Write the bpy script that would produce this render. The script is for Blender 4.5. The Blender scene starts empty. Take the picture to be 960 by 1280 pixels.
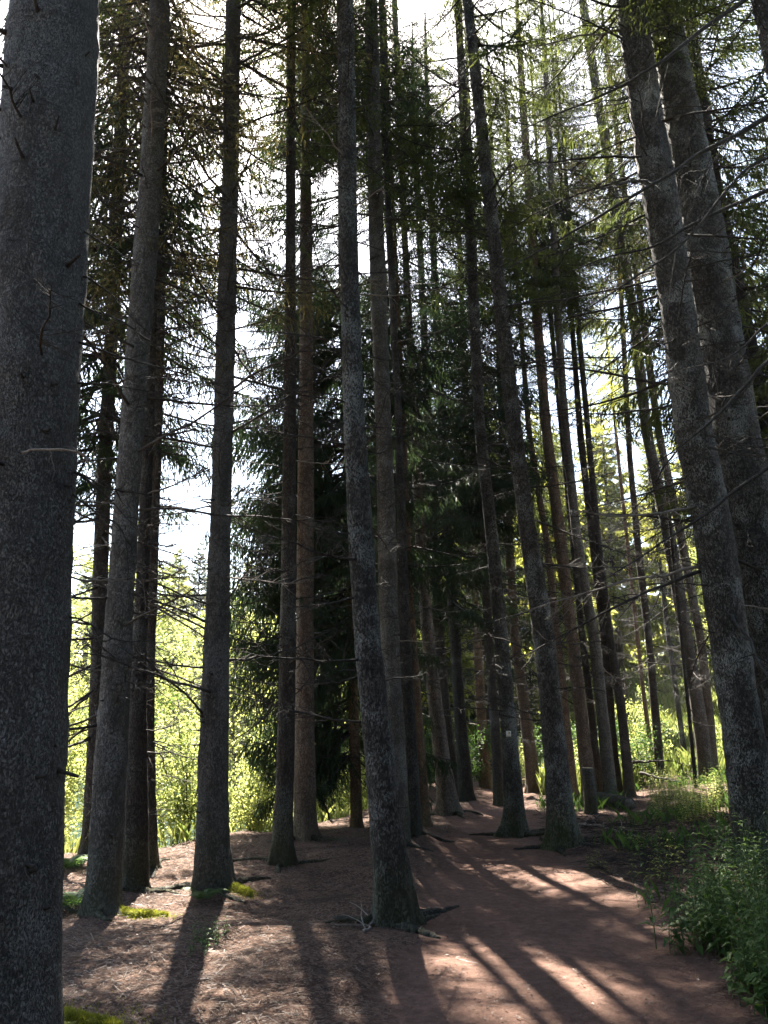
import bpy, math, random
import numpy as np

SEED = 7; HAZE = .0003
rng = np.random.default_rng(SEED)
random.seed(SEED)
R = math.radians
sc = bpy.context.scene
col = sc.collection

# ------------------------------------------------------------------ camera
F, CX, CY, PITCH, EYE = 961.0, 480.0, 640.0, R(15.5), 1.6
cd = bpy.data.cameras.new("camera"); cam = bpy.data.objects.new("camera", cd); col.objects.link(cam)
cam.location = (0, 0, EYE); cam.rotation_euler = (R(90) + PITCH, 0, 0)
cd.sensor_fit = 'VERTICAL'; cd.sensor_height = 36.0; cd.lens = 36.0 * F / 1280.0
cd.clip_start = 0.05; cd.clip_end = 3000
sc.camera = cam
CP, SP = math.cos(PITCH), math.sin(PITCH)

def at(px, py, Y):
    """point of the forest at forward distance Y seen at a photo coordinate; also its depth along the lens axis"""
    dx, dy = (px - CX) / F, (CY - py) / F
    wy, wz = CP - dy * SP, SP + dy * CP
    k = Y / wy
    return np.array([dx * k, Y, EYE + wz * k]), k

# ------------------------------------------------------------------ terrain
def sstep(a, b, x):
    t = np.clip((x - a) / (b - a), 0, 1); return t * t * (3 - 2 * t)

def vnoise(x, y, s=0):
    x = np.asarray(x, float); y = np.asarray(y, float)
    xi, yi = np.floor(x), np.floor(y); xf, yf = x - xi, y - yi
    def h(a, b):
        v = np.sin(a * 127.1 + b * 311.7 + s * 74.7) * 43758.5453
        return v - np.floor(v)
    u, v = xf * xf * (3 - 2 * xf), yf * yf * (3 - 2 * yf)
    return (h(xi, yi) * (1 - u) + h(xi + 1, yi) * u) * (1 - v) + (h(xi, yi + 1) * (1 - u) + h(xi + 1, yi + 1) * u) * v

PX = np.array([-50, -3.2, -2.2, -0.7, 0.5, 1.6, 2.6, 50]); PY = np.array([10.2, 10.2, 12.6, 15.2, 20, 32, 70, 900])
PATHY = np.array([-20, 3, 5, 8, 12, 16, 20, 26, 40]); PATHX = np.array([0.2, 0.95, 1.15, 1.3, 1.62, 2.25, 3.0, 4.0, 5.0])
PATHW = np.array([1.1, 1.1, 1.05, .95, .82, .6, .5, .5, .4])

def path_mask(x, y):
    c = np.interp(y, PATHY, PATHX); w = np.interp(y, PATHY, PATHW)
    wob = (vnoise(x * 1.3, y * 1.3, 5) - .5) * .5 + (vnoise(x * 4, y * 4, 6) - .5) * .22
    return 1 - sstep(-.16, .22, np.abs(x - c) - w + wob)

def height(x, y):
    x = np.asarray(x, float); y = np.asarray(y, float)
    pm = path_mask(x, y)
    rough = (vnoise(x * .5, y * .5) - .5) * .16 + (vnoise(x * 1.7, y * 1.7, 1) - .5) * .07
    fine = (vnoise(x * 5, y * 5, 2) - .5) * .035 + (vnoise(x * 11, y * 11, 3) - .5) * .018
    h = rough * (1 - .5 * pm) + fine * (1 - .75 * pm) - .05 * pm
    d = y - np.interp(x, PX, PY)
    h = h - 2.0 * sstep(0, 8, d) * (1 - sstep(58, 85, y)) - 1.2 * sstep(14, 22, d) * (1 - sstep(58, 80, y))
    h = h + 6.5 * sstep(25, 62, y) * sstep(4, 15, x)
    h = h + .45 * sstep(3.0, 6.0, x - np.interp(y, PATHY, PATHX) + 1.2) * sstep(2, 6, y) * (1 - sstep(20, 30, y))
    h = h + 5 * sstep(60, 160, np.hypot(x, y - 10)) * (1 - sstep(400, 900, np.hypot(x, y)))
    return h

def ground_hit(px, py):
    lo, hi = 2.0, 80.0
    Y = lo
    while Y < hi:
        p, k = at(px, py, Y)
        if p[2] <= height(p[0], p[1]): break
        Y += .02
    return p, k

# ------------------------------------------------------------------ mesh helpers
class MB:
    def __init__(s): s.V = []; s.F = []; s.M = []; s.n = 0
    def add(s, V, Q, m=0):
        V = np.asarray(V, np.float32).reshape(-1, 3); Q = np.asarray(Q, np.int64).reshape(-1, 4)
        s.V.append(V); s.F.append(Q + s.n); s.M.append(np.full(len(Q), m, np.int32) if np.isscalar(m) else np.asarray(m, np.int32)); s.n += len(V)
    def arrays(s): return np.concatenate(s.V), np.concatenate(s.F), np.concatenate(s.M)
    def mesh(s, name, mats, smooth=False):
        V, Q, M = s.arrays(); return raw_mesh(name, V, Q, M, mats, smooth)

def raw_mesh(name, V, Q, M, mats, smooth=False):
    me = bpy.data.meshes.new(name)
    tri = Q[:, 3] == Q[:, 2]
    tot = np.where(tri, 3, 4); start = np.concatenate([[0], np.cumsum(tot)[:-1]])
    keep = np.ones(Q.shape, bool); keep[tri, 3] = False
    loops = Q[keep]
    me.vertices.add(len(V)); me.vertices.foreach_set('co', np.ascontiguousarray(V, np.float32).ravel())
    me.loops.add(len(loops)); me.loops.foreach_set('vertex_index', loops.astype(np.int32))
    me.polygons.add(len(Q)); me.polygons.foreach_set('loop_start', start.astype(np.int32))
    for m in mats: me.materials.append(m)
    me.polygons.foreach_set('material_index', M.astype(np.int32))
    if smooth: me.polygons.foreach_set('use_smooth', np.ones(len(Q), bool))
    me.update(calc_edges=True); me.validate()
    return me

def frames(P):
    T = np.gradient(P, axis=0); T /= np.linalg.norm(T, axis=1, keepdims=True) + 1e-9
    ref = np.array([0, 0, 1.0]) if abs(T[:, 2]).mean() < .8 else np.array([1.0, 0, 0])
    A = np.cross(T, ref); A /= np.linalg.norm(A, axis=1, keepdims=True) + 1e-9
    return T, A, np.cross(T, A)

def tube(mb, P, r, n=6, m=0, cap=True, mod=None):
    P = np.asarray(P, float); r = np.asarray(r, float); T, A, B = frames(P)
    a = np.linspace(0, 2 * np.pi, n, endpoint=False)
    rr = r[:, None] * (np.ones((len(P), n)) if mod is None else mod)
    V = P[:, None, :] + rr[..., None] * (np.cos(a)[None, :, None] * A[:, None, :] + np.sin(a)[None, :, None] * B[:, None, :])
    i = np.arange(len(P) - 1)[:, None]; j = np.arange(n)[None, :]; k = (j + 1) % n
    Q = np.stack([i * n + j, i * n + k, (i + 1) * n + k, (i + 1) * n + j], -1).reshape(-1, 4)
    V = V.reshape(-1, 3)
    if cap:
        c0 = len(V); V = np.concatenate([V, P[:1], P[-1:]])
        j = np.arange(n); k = (j + 1) % n; l = (len(P) - 1) * n
        Q = np.concatenate([Q, np.stack([np.full(n, c0), k, j, j], -1), np.stack([np.full(n, c0 + 1), l + j, l + k, l + k], -1)])
    mb.add(V, Q, m)

def unit(v): return v / (np.linalg.norm(v, axis=-1, keepdims=True) + 1e-9)

def ribbons(mb, p, d, l, w, m=0, cross=True, g=None):
    """needle twigs: slender lozenges about an axis; p,d (n,3), l,w (n,)"""
    g = g or rng
    n = len(p); d = unit(d); u = unit(np.cross(d, g.normal(size=(n, 3)))); v = np.cross(d, u)
    for e in ((u, v) if cross else (u,)):
        a = g.uniform(.3, .5, (n, 1))
        mid = p + d * (l[:, None] * a)
        V = np.stack([p, mid + e * (w[:, None] * .5), p + d * l[:, None], mid - e * (w[:, None] * .5)], 1).reshape(-1, 3)
        mb.add(V, np.arange(4 * n).reshape(-1, 4), m)

def link(o, parent=None):
    col.objects.link(o)
    if parent is not None: o.parent = parent
    return o
def obj(name, me, parent=None): return link(bpy.data.objects.new(name, me), parent)
def tag(o, label=None, cat=None, group=None, kind=None):
    for k, v in (('label', label), ('category', cat), ('group', group), ('kind', kind)):
        if v: o[k] = v
    return o
def empty(name, loc, rz=0.0):
    o = bpy.data.objects.new(name, None); o.empty_display_size = .2; o.location = loc; o.rotation_euler = (0, 0, rz); return link(o)

# ------------------------------------------------------------------ materials
def new_mat(name):
    m = bpy.data.materials.new(name); m.use_nodes = True; nt = m.node_tree; nt.nodes.clear()
    return m, nt
def nd(nt, t, **kw):
    n = nt.nodes.new(t)
    for k, v in kw.items():
        if k.startswith('_'): setattr(n, k[1:], v)
        else: n.inputs[k.replace('__', ' ')].default_value = v
    return n
def rgb(c): return (c[0], c[1], c[2], 1)
def mixc(nt, fac, a, b, mode='MIX'):
    n = nt.nodes.new('ShaderNodeMix'); n.data_type = 'RGBA'; n.blend_type = mode
    for s, v in ((n.inputs[0], fac), (n.inputs[6], a), (n.inputs[7], b)):
        if hasattr(v, 'is_output'): nt.links.new(v, s)
        elif isinstance(v, (int, float)): s.default_value = v
        else: s.default_value = rgb(v)
    return n.outputs[2]
def ramp(nt, v, a, b):
    n = nt.nodes.new('ShaderNodeMapRange'); n.interpolation_type = 'SMOOTHSTEP'
    nt.links.new(v, n.inputs[0]); n.inputs[1].default_value = a; n.inputs[2].default_value = b
    return n.outputs[0]
def mth(nt, op, a, b):
    n = nt.nodes.new('ShaderNodeMath'); n.operation = op
    for s, v in ((n.inputs[0], a), (n.inputs[1], b)):
        if hasattr(v, 'is_output'): nt.links.new(v, s)
        else: s.default_value = v
    return n.outputs[0]
def noise(nt, vec, scale, detail=3, rough=.55):
    n = nd(nt, 'ShaderNodeTexNoise', Scale=scale, Detail=detail, Roughness=rough)
    nt.links.new(vec, n.inputs['Vector']); return n.outputs['Fac']

def bark(name, dark, light, lichen=(.30, .31, .29), lich=.5, moss=.0, plate=64, bump=.8):
    m, nt = new_mat(name)
    tc = nd(nt, 'ShaderNodeTexCoord'); oi = nd(nt, 'ShaderNodeObjectInfo')
    off = nd(nt, 'ShaderNodeVectorMath', _operation='MULTIPLY_ADD'); nt.links.new(oi.outputs['Random'], off.inputs[0])
    off.inputs[1].default_value = (37, 53, 91); nt.links.new(tc.outputs['Object'], off.inputs[2])
    mp = nd(nt, 'ShaderNodeMapping'); mp.inputs['Scale'].default_value = (1, 1, .5); nt.links.new(off.outputs[0], mp.inputs[0])
    mpv = nd(nt, 'ShaderNodeMapping'); mpv.inputs['Scale'].default_value = (1, 1, .12); nt.links.new(off.outputs[0], mpv.inputs[0])
    # wander the coordinates so the scales are ragged
    wn = nd(nt, 'ShaderNodeTexNoise', Scale=14, Detail=3); nt.links.new(mp.outputs[0], wn.inputs['Vector'])
    wm = nd(nt, 'ShaderNodeVectorMath', _operation='MULTIPLY_ADD'); nt.links.new(wn.outputs['Color'], wm.inputs[0]); wm.inputs[1].default_value = (.05, .05, .05); nt.links.new(mp.outputs[0], wm.inputs[2])
    vo = nd(nt, 'ShaderNodeTexVoronoi', Scale=plate, _feature='DISTANCE_TO_EDGE'); nt.links.new(wm.outputs[0], vo.inputs['Vector'])
    fine0 = noise(nt, mp.outputs[0], 42, 4, .7)
    vc = nd(nt, 'ShaderNodeTexVoronoi', Scale=plate); nt.links.new(wm.outputs[0], vc.inputs['Vector'])
    fl = noise(nt, wm.outputs[0], plate * 1.5, 4, .75)
    big = noise(nt, off.outputs[0], 2.2, 4); fine = noise(nt, mp.outputs[0], 95, 3, .7); med = noise(nt, mp.outputs[0], 7.5, 6, .68)
    sep = nd(nt, 'ShaderNodeSeparateColor'); nt.links.new(vc.outputs['Color'], sep.inputs[0])
    crack = ramp(nt, mth(nt, 'ADD', mth(nt, 'MULTIPLY', vo.outputs['Distance'], .5), fl), .42, .60)
    c = mixc(nt, ramp(nt, mth(nt, 'ADD', mth(nt, 'MULTIPLY', med, .75), mth(nt, 'MULTIPLY', sep.outputs[0], .25)), .38, .62), dark, light)
    c = mixc(nt, ramp(nt, fine, .27, .56), tuple(x * .7 for x in dark), c)
    patch = ramp(nt, mth(nt, 'ADD', big, mth(nt, 'MULTIPLY', fl, .6)), .86 - .1 * lich, 1.02 - .1 * lich)
    c = mixc(nt, mth(nt, 'MULTIPLY', patch, lich), c, lichen)
    c = mixc(nt, crack, tuple(x * .6 for x in dark), c)
    mps = nd(nt, 'ShaderNodeMapping'); mps.inputs['Scale'].default_value = (2.2, 2.2, 15); nt.links.new(off.outputs[0], mps.inputs[0])
    scar = ramp(nt, noise(nt, mps.outputs[0], 1.6, 3, .6), .58, .72); c = mixc(nt, mth(nt, 'MULTIPLY', scar, .65), c, tuple(x * .45 for x in dark))
    if moss:
        sz = nd(nt, 'ShaderNodeSeparateXYZ'); nt.links.new(tc.outputs['Object'], sz.inputs[0])
        low = ramp(nt, mth(nt, 'ADD', sz.outputs[2], mth(nt, 'MULTIPLY', big, -.9)), .35, -.35)
        c = mixc(nt, mth(nt, 'MULTIPLY', low, moss * .5), c, (.05, .065, .012))
    hv = nd(nt, 'ShaderNodeHueSaturation'); nt.links.new(c, hv.inputs['Color']); nt.links.new(mth(nt, 'ADD', mth(nt, 'MULTIPLY', oi.outputs['Random'], .5), .72), hv.inputs['Value']); nt.links.new(mth(nt, 'ADD', mth(nt, 'MULTIPLY', mth(nt, 'FRACT', mth(nt, 'MULTIPLY', oi.outputs['Random'], 7.3), 0.0), .7), .75), hv.inputs['Saturation'])
    rain = ramp(nt, noise(nt, mpv.outputs[0], 5, 3), .35, .7); c = mixc(nt, mth(nt, 'MULTIPLY', rain, .35), hv.outputs[0], tuple(x * .5 for x in dark))
    hgt = mth(nt, 'ADD', mth(nt, 'MULTIPLY', crack, .7), mth(nt, 'ADD', mth(nt, 'MULTIPLY', fine, .35), mth(nt, 'MULTIPLY', med, .8)))
    bp = nd(nt, 'ShaderNodeBump', Strength=bump, Distance=.03); nt.links.new(hgt, bp.inputs['Height'])
    b = nd(nt, 'ShaderNodeBsdfPrincipled', Roughness=.88); b.inputs['Specular IOR Level'].default_value = .25
    nt.links.new(c, b.inputs['Base Color']); nt.links.new(bp.outputs[0], b.inputs['Normal'])
    o = nd(nt, 'ShaderNodeOutputMaterial'); nt.links.new(b.outputs[0], o.inputs[0])
    return m

def leafmat(name, c1, c2, trans=.35, tcol=None, rough=.55, scale=.6):
    m, nt = new_mat(name)
    g = nd(nt, 'ShaderNodeNewGeometry'); tc = nd(nt, 'ShaderNodeTexCoord'); oi = nd(nt, 'ShaderNodeObjectInfo')
    n = noise(nt, g.outputs['Position'], scale, 2)
    f = mth(nt, 'ADD', mth(nt, 'MULTIPLY', g.outputs['Random Per Island'], .55), mth(nt, 'MULTIPLY', ramp(nt, n, .3, .7), .45))
    c = mixc(nt, f, c1, c2)
    b = nd(nt, 'ShaderNodeBsdfPrincipled', Roughness=rough); b.inputs['Specular IOR Level'].default_value = .3
    nt.links.new(c, b.inputs['Base Color'])
    t = nd(nt, 'ShaderNodeBsdfTranslucent'); tt = mixc(nt, f, tuple(x * 1.3 for x in c1), tcol or tuple(x * 1.5 for x in c2)); nt.links.new(tt, t.inputs[0])
    mx = nd(nt, 'ShaderNodeMixShader'); mx.inputs[0].default_value = trans
    nt.links.new(b.outputs[0], mx.inputs[1]); nt.links.new(t.outputs[0], mx.inputs[2])
    o = nd(nt, 'ShaderNodeOutputMaterial'); nt.links.new(mx.outputs[0], o.inputs[0])
    return m

def plain(name, c1, c2, scale=20, rough=.85, bump=.3, dist=.01):
    m, nt = new_mat(name); tc = nd(nt, 'ShaderNodeTexCoord')
    n = noise(nt, tc.outputs['Object'], scale, 5, .65); c = mixc(nt, ramp(nt, n, .3, .7), c1, c2)
    bp = nd(nt, 'ShaderNodeBump', Strength=bump, Distance=dist); nt.links.new(n, bp.inputs['Height'])
    b = nd(nt, 'ShaderNodeBsdfPrincipled', Roughness=rough); b.inputs['Specular IOR Level'].default_value = .25
    nt.links.new(c, b.inputs['Base Color']); nt.links.new(bp.outputs[0], b.inputs['Normal'])
    o = nd(nt, 'ShaderNodeOutputMaterial'); nt.links.new(b.outputs[0], o.inputs[0]); return m

M = {}
M['grey'] = bark('grey_spruce_bark', (.09, .078, .066), (.225, .2, .175), lichen=(.28, .28, .265), lich=.45, moss=.8)
M['near'] = bark('scaly_near_bark', (.115, .103, .094), (.25, .232, .215), lichen=(.3, .3, .29), lich=.4, moss=.0, plate=100, bump=1.0)
M['lichen'] = bark('lichen_bark', (.05, .045, .04), (.16, .146, .133), lichen=(.3, .305, .29), lich=.7, moss=.9, plate=48, bump=1.0)
M['brown'] = bark('brown_bark', (.12, .082, .06), (.29, .21, .155), lichen=(.26, .23, .2), lich=.3, moss=.4)
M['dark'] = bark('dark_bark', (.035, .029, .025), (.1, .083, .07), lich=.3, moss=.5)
M['deadwood'] = plain('dead_twig_wood', (.018, .0155, .0135), (.058, .05, .043), 30, bump=.2)
M['knot'] = plain('dark_knot', (.018, .015, .013), (.06, .052, .046), 60, bump=.8)
M['paledead'] = plain('pale_barkless_twig', (.12, .10, .085), (.24, .21, .18), 30, bump=.2)
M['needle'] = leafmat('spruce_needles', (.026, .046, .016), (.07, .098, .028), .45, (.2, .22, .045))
M['needle_shade'] = leafmat('shade_tinted_needles', (.014, .027, .013), (.04, .06, .022), .32)  # same needles darkened: shade of the dense grove put into the colour
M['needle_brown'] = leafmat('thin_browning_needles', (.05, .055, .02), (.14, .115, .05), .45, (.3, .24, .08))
M['needle_lit'] = leafmat('sunlit_tinted_needles', (.06, .10, .02), (.15, .18, .04), .62, (.6, .58, .13))  # same needles, brighter and yellower: sunlight put into the colour
M['leaf'] = leafmat('glare_pale_leaves', (.05, .10, .014), (.14, .18, .03), .64, (.62, .62, .2))  # leaf colour paled to carry the glare of backlit foliage
M['leaf_dark'] = leafmat('undergrowth_leaves', (.025, .06, .014), (.06, .11, .024), .4, (.12, .2, .03))
M['grassm'] = leafmat('grass_blades', (.06, .10, .018), (.15, .17, .04), .5, (.42, .42, .12))
M['stemm'] = plain('green_stems', (.04, .06, .02), (.08, .1, .03))
M['moss'] = plain('bright_moss', (.07, .085, .008), (.19, .185, .018), 45, .95, .9, .03)
M['oldcut'] = plain('weathered_cut', (.06, .05, .04), (.2, .165, .12), 14, .8, .2)
M['mossblade'] = leafmat('moss_fur', (.08, .1, .01), (.22, .22, .022), .4, (.4, .4, .04), scale=12)
M['cutwood'] = plain('sawn_wood', (.42, .33, .2), (.6, .48, .3), 12, .7, .1)
M['litter'] = leafmat('fallen_needles_and_twigs', (.03, .018, .012), (.115, .073, .052), .1, scale=3)

def ground_mat():
    m, nt = new_mat('forest_floor')
    g = nd(nt, 'ShaderNodeNewGeometry'); P = g.outputs['Position']
    ap = nd(nt, 'ShaderNodeAttribute', _attribute_name='path'); am = nd(nt, 'ShaderNodeAttribute', _attribute_name='meadow')
    n1 = noise(nt, P, 1.6, 5, .6); n2 = noise(nt, P, 14, 5, .7); n3 = noise(nt, P, 85, 4, .75)
    mp = nd(nt, 'ShaderNodeMapping'); mp.inputs['Scale'].default_value = (1, 1, 1); nt.links.new(P, mp.inputs[0])
    vo = nd(nt, 'ShaderNodeTexVoronoi', Scale=60); nt.links.new(P, vo.inputs['Vector'])
    sp = nd(nt, 'ShaderNodeSeparateColor'); nt.links.new(vo.outputs['Color'], sp.inputs[0])
    lit = mixc(nt, ramp(nt, n2, .3, .7), (.024, .0145, .0105), (.1, .058, .041))
    lit = mixc(nt, mth(nt, 'MULTIPLY', ramp(nt, sp.outputs[0], .55, 1), .55), lit, (.23, .16, .12))
    lit = mixc(nt, ramp(nt, n1, .52, .75), lit, (.035, .023, .017))
    pth = mixc(nt, ramp(nt, n2, .25, .75), (.085, .046, .034), (.165, .098, .072))
    pth = mixc(nt, mth(nt, 'MULTIPLY', ramp(nt, n3, .55, .75), .5), pth, (.26, .18, .145))
    pth = mixc(nt, mth(nt, 'MULTIPLY', ramp(nt, n1, .45, .7), .4), pth, (.05, .03, .023))
    c = mixc(nt, ap.outputs['Fac'], lit, pth)
    gr = mixc(nt, n2, (.07, .1, .02), (.17, .18, .05))
    c = mixc(nt, am.outputs['Fac'], c, gr)
    h = mth(nt, 'ADD', mth(nt, 'MULTIPLY', n2, .9), mth(nt, 'ADD', mth(nt, 'MULTIPLY', n3, .5), mth(nt, 'MULTIPLY', sp.outputs[0], .3)))
    bp = nd(nt, 'ShaderNodeBump', Strength=.9, Distance=.03); nt.links.new(h, bp.inputs['Height'])
    b = nd(nt, 'ShaderNodeBsdfPrincipled', Roughness=.95); b.inputs['Specular IOR Level'].default_value = .15
    nt.links.new(c, b.inputs['Base Color']); nt.links.new(bp.outputs[0], b.inputs['Normal'])
    o = nd(nt, 'ShaderNodeOutputMaterial'); nt.links.new(b.outputs[0], o.inputs[0]); return m
M['ground'] = ground_mat()

def water_mat():
    m, nt = new_mat('lake_water'); tc = nd(nt, 'ShaderNodeTexCoord'); n = noise(nt, tc.outputs['Object'], 3, 3)
    bp = nd(nt, 'ShaderNodeBump', Strength=.25, Distance=.05); nt.links.new(n, bp.inputs['Height'])
    b = nd(nt, 'ShaderNodeBsdfPrincipled', Roughness=.08); b.inputs['Base Color'].default_value = (.05, .08, .07, 1)
    nt.links.new(bp.outputs[0], b.inputs['Normal'])
    o = nd(nt, 'ShaderNodeOutputMaterial'); nt.links.new(b.outputs[0], o.inputs[0]); return m
M['water'] = water_mat()

# ------------------------------------------------------------------ ground + path (one sheet cut along the path's edge)
def graded(a, b, step, far, n):
    mid = np.arange(a, b, step)
    g = np.geomspace(step, far, n)
    return np.concatenate([(a - np.cumsum(g))[::-1], mid, mid[-1] + np.cumsum(g)])
gx = graded(-6, 7.5, .085, 160, 46); gy = graded(3, 19, .085, 160, 46)
X, Yg = np.meshgrid(gx, gy); Z = height(X, Yg)
pm = path_mask(X, Yg) * (Yg < 30)
md = sstep(20, 27, Yg) * sstep(3, 7, X)
md = np.maximum(md, sstep(60, 75, np.hypot(X, Yg)))
md = np.maximum(md, .55 * sstep(3, 7, Yg - np.interp(X, PX, PY)) * (1 - sstep(13, 15, Yg - np.interp(X, PX, PY))))
V = np.stack([X, Yg, Z], -1).reshape(-1, 3); nx = len(gx)
i, j = np.meshgrid(np.arange(len(gy) - 1), np.arange(nx - 1), indexing='ij')
Q = np.stack([i * nx + j, i * nx + j + 1, (i + 1) * nx + j + 1, (i + 1) * nx + j], -1).reshape(-1, 4)
fp = pm.reshape(-1)[Q].mean(1) > .5
for nm, sel in (('ground', ~fp), ('path', fp)):
    q = Q[sel]; used, inv = np.unique(q, return_inverse=True)
    me = raw_mesh(nm, V[used], inv.reshape(q.shape), np.zeros(len(q)), [M['ground']], True)
    for an, arr in (('path', pm), ('meadow', md)):
        at_ = me.attributes.new(an, 'FLOAT', 'POINT'); at_.data.foreach_set('value', arr.reshape(-1)[used].astype(np.float32))
    tag(obj(nm, me), kind='structure')
me = raw_mesh('lake', np.array([[-140, 14, -2.35], [8, 14, -2.35], [8, 74, -2.35], [-140, 74, -2.35]]), np.array([[0, 1, 2, 3]]), np.zeros(1), [M['water']])
tag(obj('lake', me), kind='structure')

# ------------------------------------------------------------------ branch templates
def axis_curve(n, sag, lift, wob, g):
    s = np.linspace(0, 1, n)
    y = np.cumsum(g.normal(0, wob, n)) ; y -= y[0]; z = -sag * s + lift * s ** 2.2 + np.cumsum(g.normal(0, wob * .7, n)) * .5
    return np.stack([s, y * .5, z], -1)

def dead_branch(seed, pale=False):
    g = np.random.default_rng(seed); mb = MB()
    n = 10; C = axis_curve(n, g.uniform(-.25, .3), g.uniform(-.15, .3), .017, g)
    tube(mb, C, .0075 * (1 - np.linspace(0, 1, n)) ** .7 + .002, 5, 0)
    for k in range(int(g.integers(13, 24))):
        s = g.uniform(.18, .97); b = np.array([np.interp(s, np.linspace(0, 1, n), C[:, q]) for q in range(3)])
        sd = g.choice([-1, 1]); L = g.uniform(.08, .36) * (1.15 - s * .7)
        d = unit(np.array([g.uniform(.3, .9), sd * g.uniform(.4, 1), g.uniform(-.5, .3)]))
        t = np.linspace(0, 1, 5)[:, None]
        P = b + d * L * t + np.array([.1, 0, g.uniform(-.25, .15)]) * L * t ** 2 + np.cumsum(g.normal(0, .006, (5, 3)), 0) * (t > 0)
        tube(mb, P, .003 * (1 - t[:, 0]) + .0012, 3, 0, cap=False)
        for q in range(int(g.integers(0, 4))):
            u = g.uniform(.3, 1); bb = b + d * L * u; d2 = unit(d + g.normal(0, .7, 3)); l2 = L * g.uniform(.2, .5)
            tube(mb, bb + d2 * l2 * np.linspace(0, 1, 3)[:, None], np.array([.0022, .0016, .0011]), 3, 0, cap=False)
    return mb.mesh('dead_branch', [M['paledead' if pale else 'deadwood']])
DEAD = [dead_branch(100 + k) for k in range(14)]
DEADP = [dead_branch(200 + k, True) for k in range(4)]

def live_branch(seed, nside, nsub, rl, rw, droop, cross=True, bare=.15):
    """one spruce bough of unit length along +x: bough wood, side twigs, drooping needle twigs -> arrays"""
    g = np.random.default_rng(seed); mb = MB()
    n = 8; C = axis_curve(n, g.uniform(.15, .5), g.uniform(.1, .4), .015, g)
    tube(mb, C, .011 * (1 - np.linspace(0, 1, n)) ** .8 + .002, 3, 1, cap=False)
    P, D, L, W = [], [], [], []
    for k in range(nside):
        s = bare + (1 - bare) * (k + g.uniform(0, 1)) / nside; b = np.array([np.interp(s, np.linspace(0, 1, n), C[:, q]) for q in range(3)])
        sd = 1 if k % 2 else -1
        l = (.42 * (1 - s) ** .75 + .05) * g.uniform(.6, 1.15) * min(1, .45 + s * 1.6)
        d = unit(np.array([g.uniform(.5, .9), sd * g.uniform(.5, 1), -g.uniform(.1, .5)]))
        ns = max(2, int(nsub * (l / .3 + .35)))
        for q in range(ns):
            t = (q + g.uniform(.2, .9)) / ns
            p = b + d * l * t + np.array([0, 0, -droop * .25 * l * t * t])
            sd2 = 1 if q % 2 else -1
            lat = np.array([-d[1] * sd2, d[0] * sd2, 0])
            dd = d * g.uniform(.3, 1) + lat * g.uniform(.2, .9) + np.array([0, 0, -droop * g.uniform(.2, 1.6)]) + g.normal(0, .18, 3)
            P.append(p); D.append(dd); L.append(rl * g.uniform(.55, 1.25)); W.append(rw * g.uniform(.7, 1.3))
        P.append(b); D.append(d + np.array([0, 0, -droop * .2])); L.append(l); W.append(rw * .8)
    P.append(C[-2]); D.append(C[-1] - C[-2]); L.append(.2); W.append(rw)
    ribbons(mb, np.array(P), np.array(D), np.array(L), np.array(W), 0, cross, g)
    return mb.arrays()
LB = {'hi': [live_branch(300 + k, 32, 9, .07, .0085, 1.2) for k in range(8)],
      'mid': [live_branch(340 + k, 30, 9, .08, .0095, 1.5) for k in range(8)],
      'lo': [live_branch(380 + k, 22, 6, .115, .016, 1.2) for k in range(6)],
      'far': [live_branch(400 + k, 22, 4, .19, .075, 1.1) for k in range(6)],
      'thin': [live_branch(420 + k, 18, 5, .075, .0075, 1.7, True, .3) for k in range(6)],
      'droop': [live_branch(460 + k, 32, 10, .1, .01, 2.2) for k in range(8)]}

def place(mb, tpl, pos, yaw, pitch, L, roll=0.0, thick=None):
    V, Q, Mi = tpl
    cy, sy, cp, sp = math.cos(yaw), math.sin(yaw), math.cos(pitch), math.sin(pitch)
    ex = np.array([cy * cp, sy * cp, sp]); ey0 = np.array([-sy, cy, 0.]); ez0 = np.cross(ex, ey0)
    ey = ey0 * math.cos(roll) + ez0 * math.sin(roll); ez = np.cross(ex, ey)
    mb.add((V * L) @ np.stack([ex, ey, ez]) + pos, Q, Mi)

# ------------------------------------------------------------------ spruce trees
def catmull(P, m):
    P = np.asarray(P, float); n = len(P); t = np.linspace(0, n - 1, m)
    out = np.zeros((m, P.shape[1]))
    for k, tt in enumerate(t):
        i = min(int(tt), n - 2); u = tt - i
        p0, p1, p2, p3 = P[max(i - 1, 0)], P[i], P[i + 1], P[min(i + 2, n - 1)]
        out[k] = .5 * ((2 * p1) + (-p0 + p2) * u + (2 * p0 - 5 * p1 + 4 * p2 - p3) * u * u + (-p0 + 3 * p1 - 3 * p2 + p3) * u ** 3)
    return out

# openings cut in the canopy so the sun reaches chosen spots on the floor (x, y, radius)
SUN_AZ, SUN_EL = R(-11.5), R(55)     # azimuth from forward (+y), negative = left
SUND = np.array([math.sin(SUN_AZ) * math.cos(SUN_EL), math.cos(SUN_AZ) * math.cos(SUN_EL), math.sin(SUN_EL)])
GAPS = [(px, py, r_) for px, py, r_ in [
    (565, 1203, .2), (595, 1212, .15), (680, 1214, .2), (735, 1245, .16), (640, 1278, .2), (830, 1252, .1), (820, 1166, .15),
    (695, 1110, .2), (665, 1098, .14), (775, 1128, .2), (760, 1100, .12), (590, 1083, .12), (755, 1063, .15), (622, 1053, .12), (705, 1090, .1), (610, 1020, .2), (885, 1105, .2), (905, 1012, .35), (925, 1150, .12),
    (215, 1140, .13), (330, 1188, .08), (205, 1105, .13)]]
GL = []
for px, py, r_ in GAPS:
    p_, _ = ground_hit(px, py); GL.append((p_[0], p_[1], p_[2], r_ * .95))
GL = np.array(GL)
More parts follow.
